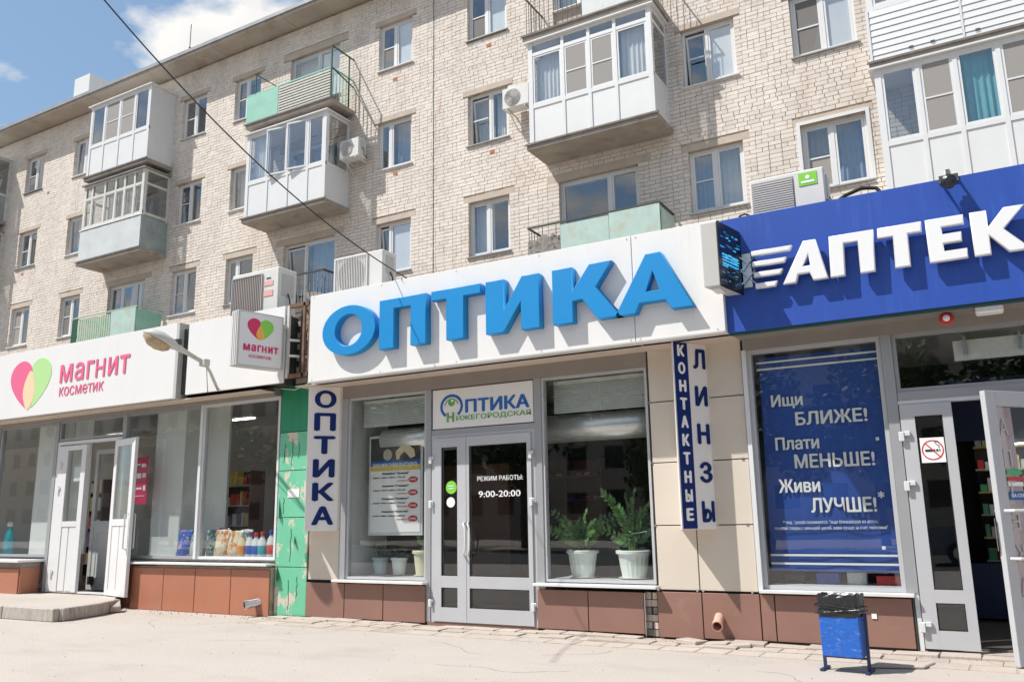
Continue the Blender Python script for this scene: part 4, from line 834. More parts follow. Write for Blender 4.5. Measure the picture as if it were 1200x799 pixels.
# door
def mag_door():
    d = obj('door', frame_rect(-15.98, -14.01, 9.95, 10.03, .2, 3.02, .06, .03), 'pvc', mg)
    y0, y1 = 9.92, 9.985
    obj('leaf', MB().box(-15.88, -15.60, y0, y1, .22, 2.93).box(-15.16, -15.02, y0, y1, .22, 2.93).box(-15.60, -15.16, y0+.001, y1, 2.84, 2.93).box(-15.60, -15.16, y0+.001, y1, 1.40, 1.50), 'pvc', d, bevel=.004)
    obj('leaf_panel', MB().box(-15.60, -15.40, y0+.014, y1-.01, .23, 1.40).box(-15.38, -15.16, y0+.014, y1-.01, .23, 1.40), 'pvc', d, bevel=.006)
    obj('pane', MB().box(-15.60, -15.16, y0+.03, y0+.036, 1.50, 2.84), 'glass_shop', d)
    box('notice', 'white', d, -15.42, -15.22, y0+.045, y0+.05, 2.25, 2.52)
    for z in (2.55, 2.1, .55): obj('hinge', MB().box(-15.82, -15.77, 9.895, 9.92, z-.07, z+.07).box(-15.77, -15.74, 9.9, 9.915, z, z+.05), 'sill', d)
    # open leaf hinged on the right, swung wide
    H = Vector((-14.14, 9.93, 0)); th = radians(14); dx = Vector((cos(th), -sin(th), 0)); nn = Vector((-sin(th), -cos(th), 0))
    def lb(name, a, b_, z0, z1, m='pvc', t0=-.03, t1=.03, par=d):
        q = [H+dx*a+nn*t0, H+dx*b_+nn*t0, H+dx*b_+nn*t1, H+dx*a+nn*t1]; return obj(name, MB().prism([(v.x, v.y) for v in q], z0, z1), m, par, bevel=.004)
    W_ = .90
    for a, b_, z0, z1 in ((0, .13, .2, 2.95), (W_-.14, W_, .2, 2.95), (.13, W_-.14, 2.83, 2.95), (.13, W_-.14, 1.40, 1.52), (.13, W_-.14, .2, .30)): lb('leaf_rail', a, b_, z0, z1)
    lb('leaf_panel', .132, .44, .30, 1.40, 'pvc', -.018, .018); lb('leaf_panel', .46, W_-.142, .30, 1.40, 'pvc', -.018, .018)
    lb('pane', .13, W_-.14, 1.52, 2.83, 'glass_shop', -.004, .004)
    hp = H+dx*(W_-.07)+nn*.09
    obj('handle', MB().tube([hp-nn*.06+Vector((0, 0, 1.62)), hp+Vector((0, 0, 1.60)), hp+Vector((0, 0, 1.02)), hp-nn*.06+Vector((0, 0, 1.0))], .014), 'pvc', d)
    hp = H+dx*(W_-.07)-nn*.09
    obj('handle', MB().tube([hp+nn*.06+Vector((0, 0, 1.62)), hp+Vector((0, 0, 1.60)), hp+Vector((0, 0, 1.02)), hp+nn*.06+Vector((0, 0, 1.0))], .014), 'pvc', d)
    # inner vestibule door
    i = obj('inner_door', frame_rect(-15.75, -14.55, 10.62, 10.68, .2, 2.9, .09, .12).box(-15.66, -14.64, 10.62, 10.68, 1.38, 1.5), 'pvc', mg)
    obj('leaf_panel', MB().box(-15.66, -14.64, 10.635, 10.665, .32, 1.38), 'white_int', i); obj('leaf_moulding', frame_rect(-15.55, -14.75, 10.625, 10.635, .42, 1.28, .02), 'pvc', i)
    obj('pane', MB().box(-15.66, -14.64, 10.645, 10.65, 1.5, 2.81), 'glass_shop', i); obj('door_stop', MB().box(-15.62, -15.5, 10.55, 10.61, .3, .45), 'dark_iron', i)
mag_door()
# white interior piers close behind the glass
box('inner_column', 'white_int', mg, -13.55, -12.75, 10.32, 11.0, .3, 3.7); box('inner_column', 'white_int', mg, -17.3, -16.75, 10.35, 11.2, .3, 3.7)
box('inner_panel', 'white_int', mg, -12.68, -12.1, 10.75, 10.8, .86, 3.7)
box('inner_panel', 'white_int', mg, -16.72, -16.1, 10.75, 10.8, .86, 3.7)
# shelving with goods and lit tubes
r = random.Random(17)
for i, (x, y) in enumerate(((-13.6, 13.4), (-12.3, 13.6), (-11.0, 13.2), (-14.9, 12.9), (-10.6, 12.3), (-20, 13))):
    sh = obj('shelf_unit', MB().box(x, x+1.1, y+.35, y+.4, .2, 2.5).box(x, x+.03, y, y+.35, .2, 2.5).box(x+1.07, x+1.1, y, y+.35, .2, 2.5), 'wood', mg)
    for k in range(5):
        z = .5+k*.42; obj('shelf', MB().box(x+.03, x+1.07, y, y+.35, z, z+.025), 'wall_int', sh)
        xx = x+.05
        while xx < x+.95:
            w_ = r.uniform(.07, .16); h_ = r.uniform(.15, .32); obj('box_of_goods', MB().box(xx, xx+w_, y+.03, y+.2, z+.026, z+.026+h_), r.choice(['g_yellow', 'g_red', 'g_yellow', 'g_cream', 'g_purple', 'g_white', 'g_red']), sh); xx += w_+.02
for x, y in ((-13.2, 11.6), (-12.5, 12.9), (-17.5, 12), (-11.6, 14)):
    lt = obj('tube_light', MB().box(x-.05, x+.75, y, y+.16, 3.42, 3.46), 'pvc', mg); obj('tube', MB().box(x, x+.7, y+.04, y+.12, 3.40, 3.418), 'tube', lt)

# display goods
def bag(x, y, z, w, h, m, label, lean=0, seed=0):
    rr = random.Random(seed); mb = MB(); n, mm = 8, 9
    for j in range(mm+1):
        v = j/mm; th = .055*sin(pi*min(1, v*1.15+.08))*(1-.75*v*v)+.004
        for i in range(n+1):
            u = i/n; e = sin(pi*u)**.5 if 0 < u < 1 else 0
            mb.v.append((x+(u-.5)*w*(1-.12*sin(pi*v))+lean*v, y-th*e-.01+rr.uniform(-.004, .004), z+h*v*(1-.06*abs(u-.5))))
    k = len(mb.v)
    for j in range(mm+1):
        v = j/mm; th = .055*sin(pi*min(1, v*1.15+.08))*(1-.75*v*v)+.004
        for i in range(n+1):
            u = i/n; e = sin(pi*u)**.5 if 0 < u < 1 else 0
            mb.v.append((x+(u-.5)*w*(1-.12*sin(pi*v))+lean*v, y+th*e+.01, z+h*v*(1-.06*abs(u-.5))))
    for j in range(mm):
        for i in range(n):
            a = j*(n+1)+i; mb.f += [(a, a+1, a+n+2, a+n+1), (k+a, k+a+n+1, k+a+n+2, k+a+1)]
    for j in range(mm): a = j*(n+1); mb.f += [(a, a+n+1, k+a+n+1, k+a), (a+n, k+a+n, k+a+2*n+1, a+2*n+1)]
    a = mm*(n+1); mb.f += [(a+i, a+i+1, k+a+i+1, k+a+i) for i in range(n)]
    o = obj('detergent_bag', mb, m, None, smooth=True); return tag(o, label, 'bag', 'bags of detergent on the shop sill')
bag(-12.46, 10.18, .857, 0.36, 0.46, 'bagprint_blue', 'blue and red detergent bag left of the white window post', .06, 1)
bag(-12.18, 10.18, .857, 0.22, 0.39, 'bagprint_green', 'narrow white and green bag right against the left of the window post', .02, 2)
bag(-11.75, 10.18, .857, 0.29, 0.46, 'bagprint_green', 'white and dark green bag first right of the window post', .02, 3)
bag(-11.50, 10.15, .857, 0.36, 0.46, 'bagprint', 'white and orange detergent bag, widest in the row', .08, 4)
bag(-11.20, 10.15, .857, 0.34, 0.44, 'bagprint', 'yellow and purple detergent bag leaning right in the row', .08, 5)
bag(-12.32, 10.28, .857, 0.31, 0.42, 'bagprint', 'orange and cream bag standing behind the blue bag, left window row', .03, 6)
bag(-11.62, 10.28, .857, 0.34, 0.49, 'bagprint_blue', 'blue printed bag standing behind the first two bags of the row', .03, 7)
bag(-11.05, 10.28, .857, 0.31, 0.46, 'bagprint_green', 'pale green printed bag behind the cream bottle', .03, 8)
def bottle(x, y, z, r_, h, body, cap, lab, label):
    b = empty('bottle', (x, y, z), label, 'bottle', 'cleaning bottles on the shop sill')
    o = obj('bottle_body', MB().lathe((x, y, z), [(r_*.92, 0), (r_, .02), (r_, h*.55), (r_*.85, h*.68), (r_*.42, h*.80), (r_*.36, h*.86)], 18), body, b, smooth=True); o.scale = (1, .6, 1)
    obj('cap', MB().lathe((x, y, z+h*.85), [(r_*.42, 0), (r_*.42, h*.13), (r_*.3, h*.15)], 14), cap, b)
    o = obj('bottle_label', MB().lathe((x, y, z+h*.15), [(r_*1.02, 0), (r_*1.02, h*.33)], 18), lab, b); o.scale = (1, .62, 1)
for x, h, bd, cp, lb_, s_ in ((-10.98, .36, 'g_cream', 'g_white', 'g_orange', 'cream bottle with an orange label beside the leaning bag'), (-10.80, .36, 'g_white', 'g_purple', 'g_blue', 'white bottle with a purple cap and blue label'), (-10.66, .35, 'g_white', 'g_red', 'g_blue', 'white bottle with a red cap and blue label'),
                             (-10.52, .36, 'g_white', 'g_red', 'g_teal', 'white bottle with a red cap and teal label'), (-10.32, .38, 'g_white', 'g_blue', 'g_red', 'white bottle with a blue cap and red label by the green pier')):
    bottle(x, 10.14, .857, .088, h*1.16, bd, cp, lb_, s_)
bottle(-17.78, 10.2, .857, .13, .66, 'g_teal', 'g_white', 'g_teal', 'big teal bottle with a white cap in the far left window')
# red promo poster behind the open door
rp_ = tag(box('red_poster', 'pink2', None, -13.88, -13.36, 10.045, 10.05, 1.78, 2.62), 'raspberry red sale poster in the window behind the open door', 'poster')
for xa, wa, za, ha in ((-13.84, .26, 2.47, .03), (-13.54, .12, 2.44, .06), (-13.84, .13, 2.24, .09), (-13.66, .12, 2.24, .09), (-13.50, .09, 2.25, .08), (-13.84, .12, 2.04, .08), (-13.66, .16, 2.04, .035), (-13.46, .06, 2.02, .09), (-13.84, .42, 1.92, .010)): box('printed_mark', 'white', rp_, xa, xa+wa, 10.040, 10.044, za, za+ha)

# step
st = tag(obj('doorstep_platform', MB().prism([(-22, 8.05), (-12.72, 8.20), (-12.92, 8.9), (-13.30, 9.5), (-13.8, 9.95), (-22, 9.95)], .0, .185), 'pave', None), 'low pale step platform in front of the open white door', None, None, 'structure')
pts = [(-22, 7.97), (-20.6, 7.99), (-19.2, 8.01), (-17.9, 8.03), (-16.6, 8.05), (-15.3, 8.07), (-14.0, 8.09), (-12.68, 8.11)]
for (ax, ay), (bx, by) in zip(pts[:-1], pts[1:]): obj('kerb_stone', MB().bar((ax+.006, ay, .097), (bx-.006, by, .097), .10, .194), 'kerb', st, bevel=.012)
pts = [(-12.66, 8.17), (-12.86, 8.9), (-13.22, 9.52)]
for (ax, ay), (bx, by) in zip(pts[:-1], pts[1:]): obj('kerb_stone', MB().bar((ax, ay, .099), (bx, by, .099), .10, .19), 'kerb', st, bevel=.012)
o = tag(obj('loose_stone', MB().bar((-13.25, 9.50, .14), (-12.92, 9.28, .06), .16, .10), 'kerb', None, bevel=.012), 'loose concrete block tilted against the end of the step', 'stone')

# cosmetics sign panels
ms = empty('fascia_sign', (-15, 9.4, 3.5), 'white lightbox sign with pink and green heart reading магнит косметик', 'sign')
box('sign_panel', 'magnit_w', ms, -21.0, -11.98, 9.40, 9.62, 3.50, 4.80, bevel=.004)
box('sign_edge', 'acm_side', ms, -12.0, -11.93, 9.397, 9.64, 3.49, 4.80)
def drop(cx, cz, w, h, mirror, y, m, par):
    # one half of the heart: a leaning teardrop
    pts = []
    base = smooth([(0, 0), (-.16, .10), (-.36, .28), (-.52, .50), (-.56, .70), (-.48, .88), (-.30, .99), (-.10, .98), (.06, .84), (.10, .70), (.0, .50), (-.07, .28), (-.05, .10)])
    for x, z in base: pts.append((cx+(-x if mirror else x)*w, cz+z*h))
    return letter([pts], y, .006, m, par, 'logo_half', bevel=.001)
letter([smooth([(-16.24, 3.63), (-16.32, 3.72), (-16.42, 3.95), (-16.38, 4.18), (-16.2, 4.46), (-16.04, 4.18), (-16.01, 3.95), (-16.08, 3.75), (-16.17, 3.63)])], 9.392, .006, 'peach', ms, 'logo_centre', .001)
drop(-16.24, 3.64, 1.15, .98, False, 9.393, 'pink', ms); drop(-16.13, 3.64, 1.10, .99, True, 9.394, 'lime', ms)
word('магнит', -15.24, 9.394, 4.06, 2.04, .34, 'pink', ms, bold=.02, ext=.004); text('lettering', 'косметик', -15.22, 9.394, 3.80, 1.32, .175, 'pink', ms, bold=.0, ext=.003)
m2 = tag(box('blank_sign_panel', 'magnit_w', None, -11.72, -9.49, 9.42, 9.46, 3.535, 4.76, bevel=.004), 'blank white fascia panel right of the street lamp', 'sign')
box('panel_back', 'dark_iron', m2, -12.5, -9.75, 9.5, 9.97, 3.57, 4.7)

# projecting square lightbox
A_ = Vector((-9.62, 8.60)); B_ = Vector((-9.44, 9.35)); d_ = (B_-A_).normalized(); n_ = Vector((-d_.y, d_.x))*.20
pj = empty('projecting_sign', (-9.5, 8.95, 3.71), 'square white projecting lightbox with heart logo above the window', 'sign')
obj('lightbox', MB().prism([tuple(A_), tuple(B_), tuple(B_+n_), tuple(A_+n_)], 3.71, 4.555), 'acm_side', pj, bevel=.006)
obj('lightbox_face', MB().prism([tuple(A_+d_*.03-n_*.01), tuple(B_-d_*.03-n_*.01), tuple(B_-d_*.03+n_*.02), tuple(A_+d_*.03+n_*.02)], 3.735, 4.53), 'sign_grey', pj)
for k in range(3): q = A_+n_*(.25+.25*k)-d_*.006; obj('edge_rib', MB().box(q.x-.008, q.x+.008, q.y-.006, q.y+.02, 3.715, 4.55), 'acm', pj)
az = atan2(d_.y, d_.x)
def onface(loops, m, off, nm='logo_half'):
    cu = bpy.data.curves.new(nm, 'CURVE'); cu.dimensions = '2D'; cu.fill_mode = 'BOTH'; cu.extrude = .001
    for lp in loops:
        s_ = cu.splines.new('POLY'); s_.points.add(len(lp)-1); s_.use_cyclic_u = True
        for p_, q_ in zip(s_.points, lp): p_.co = (q_[0], q_[1], 0, 1)
    cu.materials.append(M[m]); P0 = A_-n_*(.012+off); o = link(bpy.data.objects.new(nm, cu), pj, (P0.x, P0.y, 0)); o.rotation_euler = (pi/2, 0, az)
base = [(0, 0), (-.16, .10), (-.36, .28), (-.52, .50), (-.56, .70), (-.48, .88), (-.30, .99), (-.10, .98), (.06, .84), (.10, .66), (.02, .44), (-.05, .22), (-.04, .08)]
base = smooth(base)
onface([[(.355+x*.37, 4.13+z*.33) for x, z in base]], 'pink2', .01); onface([[(.395-x*.37, 4.13+z*.33) for x, z in base]], 'lime2', .015)
onface([smooth([(.375, 4.12), (.315, 4.16), (.30, 4.24), (.375, 4.38), (.445, 4.24), (.435, 4.16)])], 'orange', .02, 'logo_centre')
x, y = (A_+d_*.10-n_*.03); word('магнит', x, y, 3.945, .59, .105, 'pink2', pj, rotz=az, bold=.05)
x, y = (A_+d_*.20-n_*.03); text('lettering', 'косметик', x, y, 3.845, .38, .05, 'pink2', pj, rotz=az)
obj('mounting_arm', MB().bar((-9.48, 9.34, 4.4), (-9.47, 9.45, 4.4), .05), 'acm_side', pj)

# street lamp on the fascia
lp = empty('wall_lamp', (-11.1, 9.42, 4.05), 'grey cobra head lamp on a bent arm in front of the white fascia', 'lamp')
J = Vector((-10.54, 8.80, 3.86))
obj('arm', MB().tube([(-10.93, 9.42, 3.56), (-10.80, 9.25, 3.62), (-10.62, 8.98, 3.76), J], .024).tube([J, J+Vector((-.14, -.19, .13))], .035), 'lampgrey', lp, smooth=True)
obj('joint', MB().box(J.x-.07, J.x+.06, J.y-.05, J.y+.06, J.z-.05, J.z+.06), 'lampgrey', lp, bevel=.008)
a0 = J+Vector((-.09, -.12, .08)); dh = Vector((-.50, -.70, .40)).normalized()
mb = MB(); ks = [(0, .055), (.12, .075), (.30, .11), (.40, .175), (.56, .215), (.72, .19), (.83, .06)]; n0 = 0; k = 16; sdv = dh.cross(Vector((0, 0, 1))).normalized(); uu = sdv.cross(dh)
for t, rr_ in ks:
    for j in range(k):
        a = 2*pi*j/k; h = sin(a); mb.v.append(tuple(a0+dh*t+sdv*cos(a)*rr_+uu*(h*rr_*(.62 if h > 0 else .25))))
for i in range(len(ks)-1):
    for j in range(k): a = i*k+j; b2 = i*k+(j+1) % k; mb.f.append((a, b2, b2+k, a+k))
mb.f += [tuple(range(k)), tuple((len(ks)-1)*k+j for j in range(k))]
obj('lamp_head', mb, 'lampgrey', lp, smooth=True)
mb = MB(); kk = [(.38, .08), (.45, .155), (.57, .19), (.70, .165), (.81, .05)]
for t, rr_ in kk:
    for j in range(k):
        a = 2*pi*j/k; h = sin(a); mb.v.append(tuple(a0+dh*t+sdv*cos(a)*rr_+uu*(-.02+min(h, 0)*rr_*.75)))
for i in range(len(kk)-1):
    for j in range(k): a = i*k+j; b2 = i*k+(j+1) % k; mb.f.append((a, b2, b2+k, a+k))
mb.f += [tuple(range(k)), tuple((len(kk)-1)*k+j for j in range(k))]
obj('lamp_cover', mb, 'lampglass', lp, smooth=True)
obj('latch', MB().box(*(sum(((a0+dh*.28+uu*.07)[i]-.035, (a0+dh*.28+uu*.07)[i]+.035) for i in range(0)) if 0 else ((a0+dh*.28).x-.04, (a0+dh*.28).x+.04, (a0+dh*.28).y-.04, (a0+dh*.28).y+.04, (a0+dh*.28).z+.07, (a0+dh*.28).z+.15))), 'dark_iron', lp)
obj('lamp_cable', MB().tube([J+Vector((0, .04, -.04)), (-11.15, 9.40, 3.55), (-11.17, 9.43, 3.50)], .006), 'cable', lp)

# ------------------------------------------------------------------ pharmacy (right)
ph = empty('pharmacy_shop', (-1, 10, 0), 'pharmacy shop front with large blue banner window and grey door standing open', 'shop')
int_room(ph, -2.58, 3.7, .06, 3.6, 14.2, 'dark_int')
box('header_beam', 'beam', ph, -2.50, 3.6, 9.90, 10.1, 3.33, 3.53); box('soffit', 'beam', ph, -2.52, 3.6, 9.63, 9.90, 3.455, 3.475)
box('post', 'white_fr', ph, -2.52, -2.47, 9.90, 10.06, .58, 3.33)
pw = obj('display_window', frame_rect(-2.468, -1.0, 9.96, 10.05, .60, 3.33, .045), 'door_opt', ph); pane(pw, -2.423, -1.045, .645, 3.285)
obj('sill', MB().box(-2.50, -.92, 9.84, 9.96, .562, .597), 'sill', ph, bevel=.004); box('sill', 'sill', ph, -2.4, -1.05, 10.06, 10.6, .57, .645)
box('post', 'grey_fr', ph, -.995, -.885, 9.93, 10.06, .60, 3.33)
box('transom', 'grey_fr', ph, -.882, 3.0, 9.94, 10.05, 2.595, 2.69)
tw = obj('transom_window', frame_rect(-.883, 2.6, 9.96, 10.04, 2.692, 3.33, .04), 'grey_fr', ph); pane(tw, -.843, 2.56, 2.732, 3.29)
box('transom_panel', 'white_int', ph, -.30, 2.2, 10.25, 10.27, 3.02, 3.24)
for x in (-.2, .32, .9): box('hanger', 'chrome', ph, x, x+.03, 10.2, 10.24, 3.08, 3.28)
for a, b_ in ((-2.52, -2.36), (-2.36, -.955)): tilex(ph, 'brown', a, b_, .04, .545, 9.95)
box('plinth_core', 'dark_int', ph, -2.5, -.95, 9.968, 10.1, 0, .56); box('edge_trim', 'dark_iron', ph, -.95, -.935, 9.93, 10.0, .02, .56)
box('switch_plate', 'white', ph, -1.36, -1.31, 9.925, 9.934, .33, .38)
def ph_door():
    d = obj('door', MB().box(-.93, -.885, 9.94, 10.03, .03, 2.594).box(-.885, 1.35, 9.94, 10.03, 2.555, 2.594).box(1.30, 1.35, 9.94, 10.03, .03, 2.555), 'white_fr', ph)
    y0, y1 = 9.915, 9.975; gx0, gx1 = -.735, -.47
    obj('leaf', MB().box(-.875, gx0, y0, y1, .06, 2.55).box(gx1, -.375, y0, y1, .06, 2.55).box(gx0, gx1, y0+.001, y1, 2.42, 2.55).box(gx0, gx1, y0+.001, y1, .51, .64).box(gx0, gx1, y0+.001, y1, .06, .24), 'door_opt', d)
    for z0, z1 in ((.64, 2.42), (.24, .51)): obj('pane', MB().box(gx0, gx1, y0+.03, y0+.037, z0, z1), 'glass_shop', d); obj('gasket', frame_rect(gx0, gx1, y0+.012, y0+.028, z0, z1, .01), 'black', d)
    for z in (2.22, 1.70, .28): obj('hinge', MB().box(-.905, -.85, 9.87, 9.914, z-.06, z+.04).box(-.85, -.79, 9.88, 9.912, z-.005, z+.045), 'white_fr', d, bevel=.006)
    # no smoking sticker
    ns = obj('no_smoking_sticker', MB().box(-.712, -.482, y0+.004, y0+.010, 1.925, 2.185), 'white', d)
    def ringy(cx, cz, r0, r1, y, n=32):
        m = MB()
        for i in range(n): a = 2*pi*i/n; m.v += [(cx+r0*cos(a), y, cz+r0*sin(a)), (cx+r1*cos(a), y, cz+r1*sin(a))]
        m.f = [(2*i, 2*i+1, (2*i+3) % (2*n), (2*i+2) % (2*n)) for i in range(n)]; return m
    obj('ring', ringy(-.597, 2.055, .105, .093, y0+.002), 'red', ns, fixn=False)
    obj('cigarette', MB().box(-.67, -.575, y0+.0005, y0+.003, 2.04, 2.062), 'black', ns); obj('cigarette_tip', MB().box(-.565, -.545, y0+.0005, y0+.003, 2.04, 2.062).box(-.535, -.527, y0+.0005, y0+.003, 2.04, 2.062), 'black', ns)
    obj('smoke', MB().tube([(-.54, y0+.001, 2.075), (-.53, y0+.001, 2.10), (-.56, y0+.001, 2.115), (-.575, y0+.001, 2.135), (-.55, y0+.001, 2.15), (-.53, y0+.001, 2.135)], .003, 4), 'black', ns)
    obj('slash', MB().bar((-.665, y0-.0005, 2.13), (-.53, y0-.0005, 1.98), .002, .010), 'red', ns)
    # open leaf
    F = Vector((-.075, 9.36, 0)); H = Vector((.50, 10.0, 0)); dx = (H-F).normalized(); nn = Vector((dx.y, -dx.x, 0)); W_ = (H-F).length
    def lb(name, a, b_, z0, z1, m='door_opt', t0=-.03, t1=.03, bev=.003):
        q = [F+dx*a+nn*t0, F+dx*b_+nn*t0, F+dx*b_+nn*t1, F+dx*a+nn*t1]; return obj(name, MB().prism([(v.x, v.y) for v in q], z0, z1), m, d, bevel=bev)
    for a, b_, z0, z1 in ((0, .13, .02, 2.57), (W_-.12, W_, .02, 2.57), (.13, W_-.12, 2.42, 2.57), (.13, W_-.12, .02, .22), (.13, W_-.12, .50, .63)): lb('leaf_rail', a, b_, z0, z1)
    lb('pane', .13, W_-.12, .63, 2.42, 'glass_shop', -.004, .004, 0); lb('pane', .13, W_-.12, .22, .50, 'glass_shop', -.004, .004, 0)
    lb('pink_film', .135, .34, .635, 2.415, mat('pink_film', (.50, .36, .38), .5), -.010, -.006, 0)
    rz = atan2(dx.y, dx.x)
    for i, ch in enumerate('АПТЕКА'):
        q = F+dx*.16+nn*.007; text('lettering', ch, q.x, q.y, 2.14-.30*i, .10, .16, 'ac_side', d, rotz=rz, mirror=True)
    q = F+dx*.18+nn*.010; 
    for z, h_, m_ in ((1.76, .05, 'g_green'), (1.70, .04, 'g_red'), (1.65, .04, 'white')):
        a, b_ = F+dx*.17+nn*.008, F+dx*.36+nn*.008; obj('payment_sticker', MB().quad((a.x, a.y, z), (b_.x, b_.y, z), (b_.x, b_.y, z+h_), (a.x, a.y, z+h_)), m_, d)
    a, b_ = F+dx*.17+nn*.008, F+dx*.40+nn*.008; obj('pull_sticker', MB().quad((a.x, a.y, 1.52), (b_.x, b_.y, 1.52), (b_.x, b_.y, 1.60), (a.x, a.y, 1.60)), 'logo_blue', d)
    q = F+dx*.19+nn*.011; text('lettering', 'НА СЕБЯ', q.x, q.y, 1.545, .19, .035, 'white', d, rotz=rz, bold=.03)
    for s_ in (1, -1):
        p0, p1 = F+dx*.05+nn*.03*s_, F+dx*.09+nn*.10*s_
        obj('handle', MB().tube([p0+Vector((0, 0, 1.42)), p1+Vector((0, 0, 1.42)), p1+dx*.32+Vector((0, 0, 1.42)), ], .014).tube([p0+Vector((0, 0, .98)), p1+Vector((0, 0, .98)), p1+dx*.32+Vector((0, 0, .98))], .014), 'pvc', d)
    obj('lock_plate', MB().box(F.x-.037, F.x-.03, F.y-.012, F.y+.012, 1.05, 1.35), 'chrome', d)
ph_door()
box('threshold', 'kerb', ph, -.93, 1.4, 9.93, 10.3, 0, .035)
box('side_frame', 'grey_fr', ph, 1.352, 3.6, 9.94, 10.05, .0, 2.59)
# shelves in the dark
for i, x in enumerate((-.3, .5, 1.3)):
    sh = obj('shelf_unit', MB().box(x, x+.75, 13.5, 13.55, .1, 2.5), 'dark_int', ph)
    for k in range(6):
        z = .75+k*.3; obj('shelf', MB().box(x, x+.75, 13.2, 13.5, z, z+.02), 'g_yellow' if k % 2 else 'wall_int', sh); xx = x+.03
        while xx < x+.66:
            w_ = r.uniform(.05, .1); h_ = r.uniform(.08, .2); obj('medicine_box', MB().box(xx, xx+w_, 13.25, 13.38, z+.021, z+.021+h_), r.choice(['g_white', 'g_teal', 'g_cream', 'g_green', 'g_red', 'g_white']), sh); xx += w_+.015
box('counter', 'bin_dark', ph, -.6, 2.0, 12.6, 12.9, .1, .75); box('wall_panel', 'bin_dark', ph, -.6, 2.2, 13.1, 13.15, 2.35, 3.2)
lt = box('tube_light', 'pvc', ph, .0, .9, 12.9, 13.0, 2.28, 2.32); box('tube', 'tube', lt, .02, .88, 12.91, 12.99, 2.265, 2.279)
# banner
bn = empty('window_banner', (-1.7, 10.1, .78), 'blue banner with white slogans hanging inside the pharmacy window', 'banner')
mb = MB(); nx = 28; nz_ = 10
for j in range(nz_+1):
    for i in range(nx+1):
        u, v = i/nx, j/nz_; x = (-2.41+.035*v)+u*(1.36+.03*v); mb.v.append((x, 10.125+.010*sin(u*9+v*2.5)+.008*(1-v)*sin(u*17+1), .79+v*2.46))
mb.f = [(j*(nx+1)+i, j*(nx+1)+i+1, (j+1)*(nx+1)+i+1, (j+1)*(nx+1)+i) for j in range(nz_) for i in range(nx)]
obj('banner_cloth', mb, 'banner', bn, smooth=True, fixn=False)
for z, t in ((3.18, .022), (3.10, .022), (.955, .022), (.862, .022)): box('stripe', 'white', bn, -2.40, -1.04, 10.098, 10.102, z, z+t)
yb_ = 10.098
for x, z in ((-1.16, 2.20), (-1.21, 1.03)): box('small_tag', 'white', bn, x, x+.035, 10.09, 10.095, z, z+.035)
for body, x, z, w_, h_ in (('Ищи', -2.26, 2.625, .36, .17), ('БЛИЖЕ!', -2.0, 2.42, .78, .155), ('Плати', -2.25, 2.145, .49, .15), ('МЕНЬШЕ!', -2.05, 1.93, .86, .16), ('Живи', -2.25, 1.66, .46, .155), ('ЛУЧШЕ!', -1.91, 1.43, .69, .165), ('*', -1.20, 1.575, .07, .075)):
    text('lettering', body, x, yb_, z, w_, h_, 'white', bn, bold=.038)
text('lettering', '* под фразой понимается, "ищи ближайшую из аптек,', -2.23, yb_, 1.30, 1.01, .05, 'white', bn); text('lettering', 'покупай товары с меньшей ценой, живи лучше за счет экономии"', -2.33, yb_, 1.235, 1.20, .05, 'white', bn)
for i, (x, w_, h_, m_, nm, lb_) in enumerate(((-2.3, .22, .10, 'dark_iron', 'box', 'black box under the blue banner, left'), (-1.95, .25, .12, 'g_blue', 'box', 'dark blue box under the middle of the blue banner'), (-1.62, .20, .13, 'g_white', 'box', 'white box under the right half of the blue banner'), (-1.32, .25, .10, 'g_red', 'box', 'red and white box in the lower right corner of the pharmacy window'))):
    tag(box('goods_box', m_, None, x, x+w_, 10.25, 10.38, .646, .646+h_, bevel=.004), lb_, 'box')

# pharmacy fascia
pf = empty('fascia_sign', (.5, 9.41, 3.46), 'royal blue sign with raised white letters АПТЕКА over the pharmacy', 'sign')
box('sign_panel', 'blue_p', pf, -2.528, 3.6, 9.41, 9.62, 3.455, 4.81, bevel=.004); box('bottom_trim', 'dgreen', pf, -2.52, 3.6, 9.44, 9.50, 3.435, 3.453)
ZB, ZT = 3.905, 4.36; yL = 9.29; dL = .07; wl = 'white_l'
letter([[(-1.85, ZB), (-1.60, ZT), (-1.47, ZT), (-1.37, ZB), (-1.53, ZB), (-1.56, ZB+.09), (-1.68, ZB+.09), (-1.71, ZB)], [(-1.63, ZB+.17), (-1.545, ZB+.17), (-1.56, ZB+.30)]], yL, dL, wl, pf, bevel=.010)
letter(P_(-1.34, -.91, .14, .09) and [[(-1.35, ZB), (-1.33, ZT), (-.88, ZT), (-.90, ZB), (-1.05, ZB), (-1.045, ZT-.10), (-1.185, ZT-.10), (-1.20, ZB)]], yL, dL, wl, pf, bevel=.010)
letter([[(-.85, ZT-.11), (-.84, ZT), (-.42, ZT), (-.425, ZT-.11), (-.555, ZT-.11), (-.56, ZB), (-.71, ZB), (-.70, ZT-.11)]], yL, dL, wl, pf, bevel=.010)
letter([[(-.385, ZB), (-.385, ZT), (-.035, ZT), (-.035, ZT-.10), (-.24, ZT-.10), (-.24, ZT-.175), (-.07, ZT-.175), (-.07, ZB+.18), (-.24, ZB+.18), (-.24, ZB+.10), (-.035, ZB+.10), (-.035, ZB)]], yL, dL, wl, pf, bevel=.010)
letter([[(.02, ZB), (.02, ZT), (.17, ZT), (.17, ZB+.28), (.32, ZT), (.50, ZT), (.30, ZB+.24), (.51, ZB), (.32, ZB), (.17, ZB+.19), (.17, ZB)]], yL, dL, wl, pf, bevel=.010)
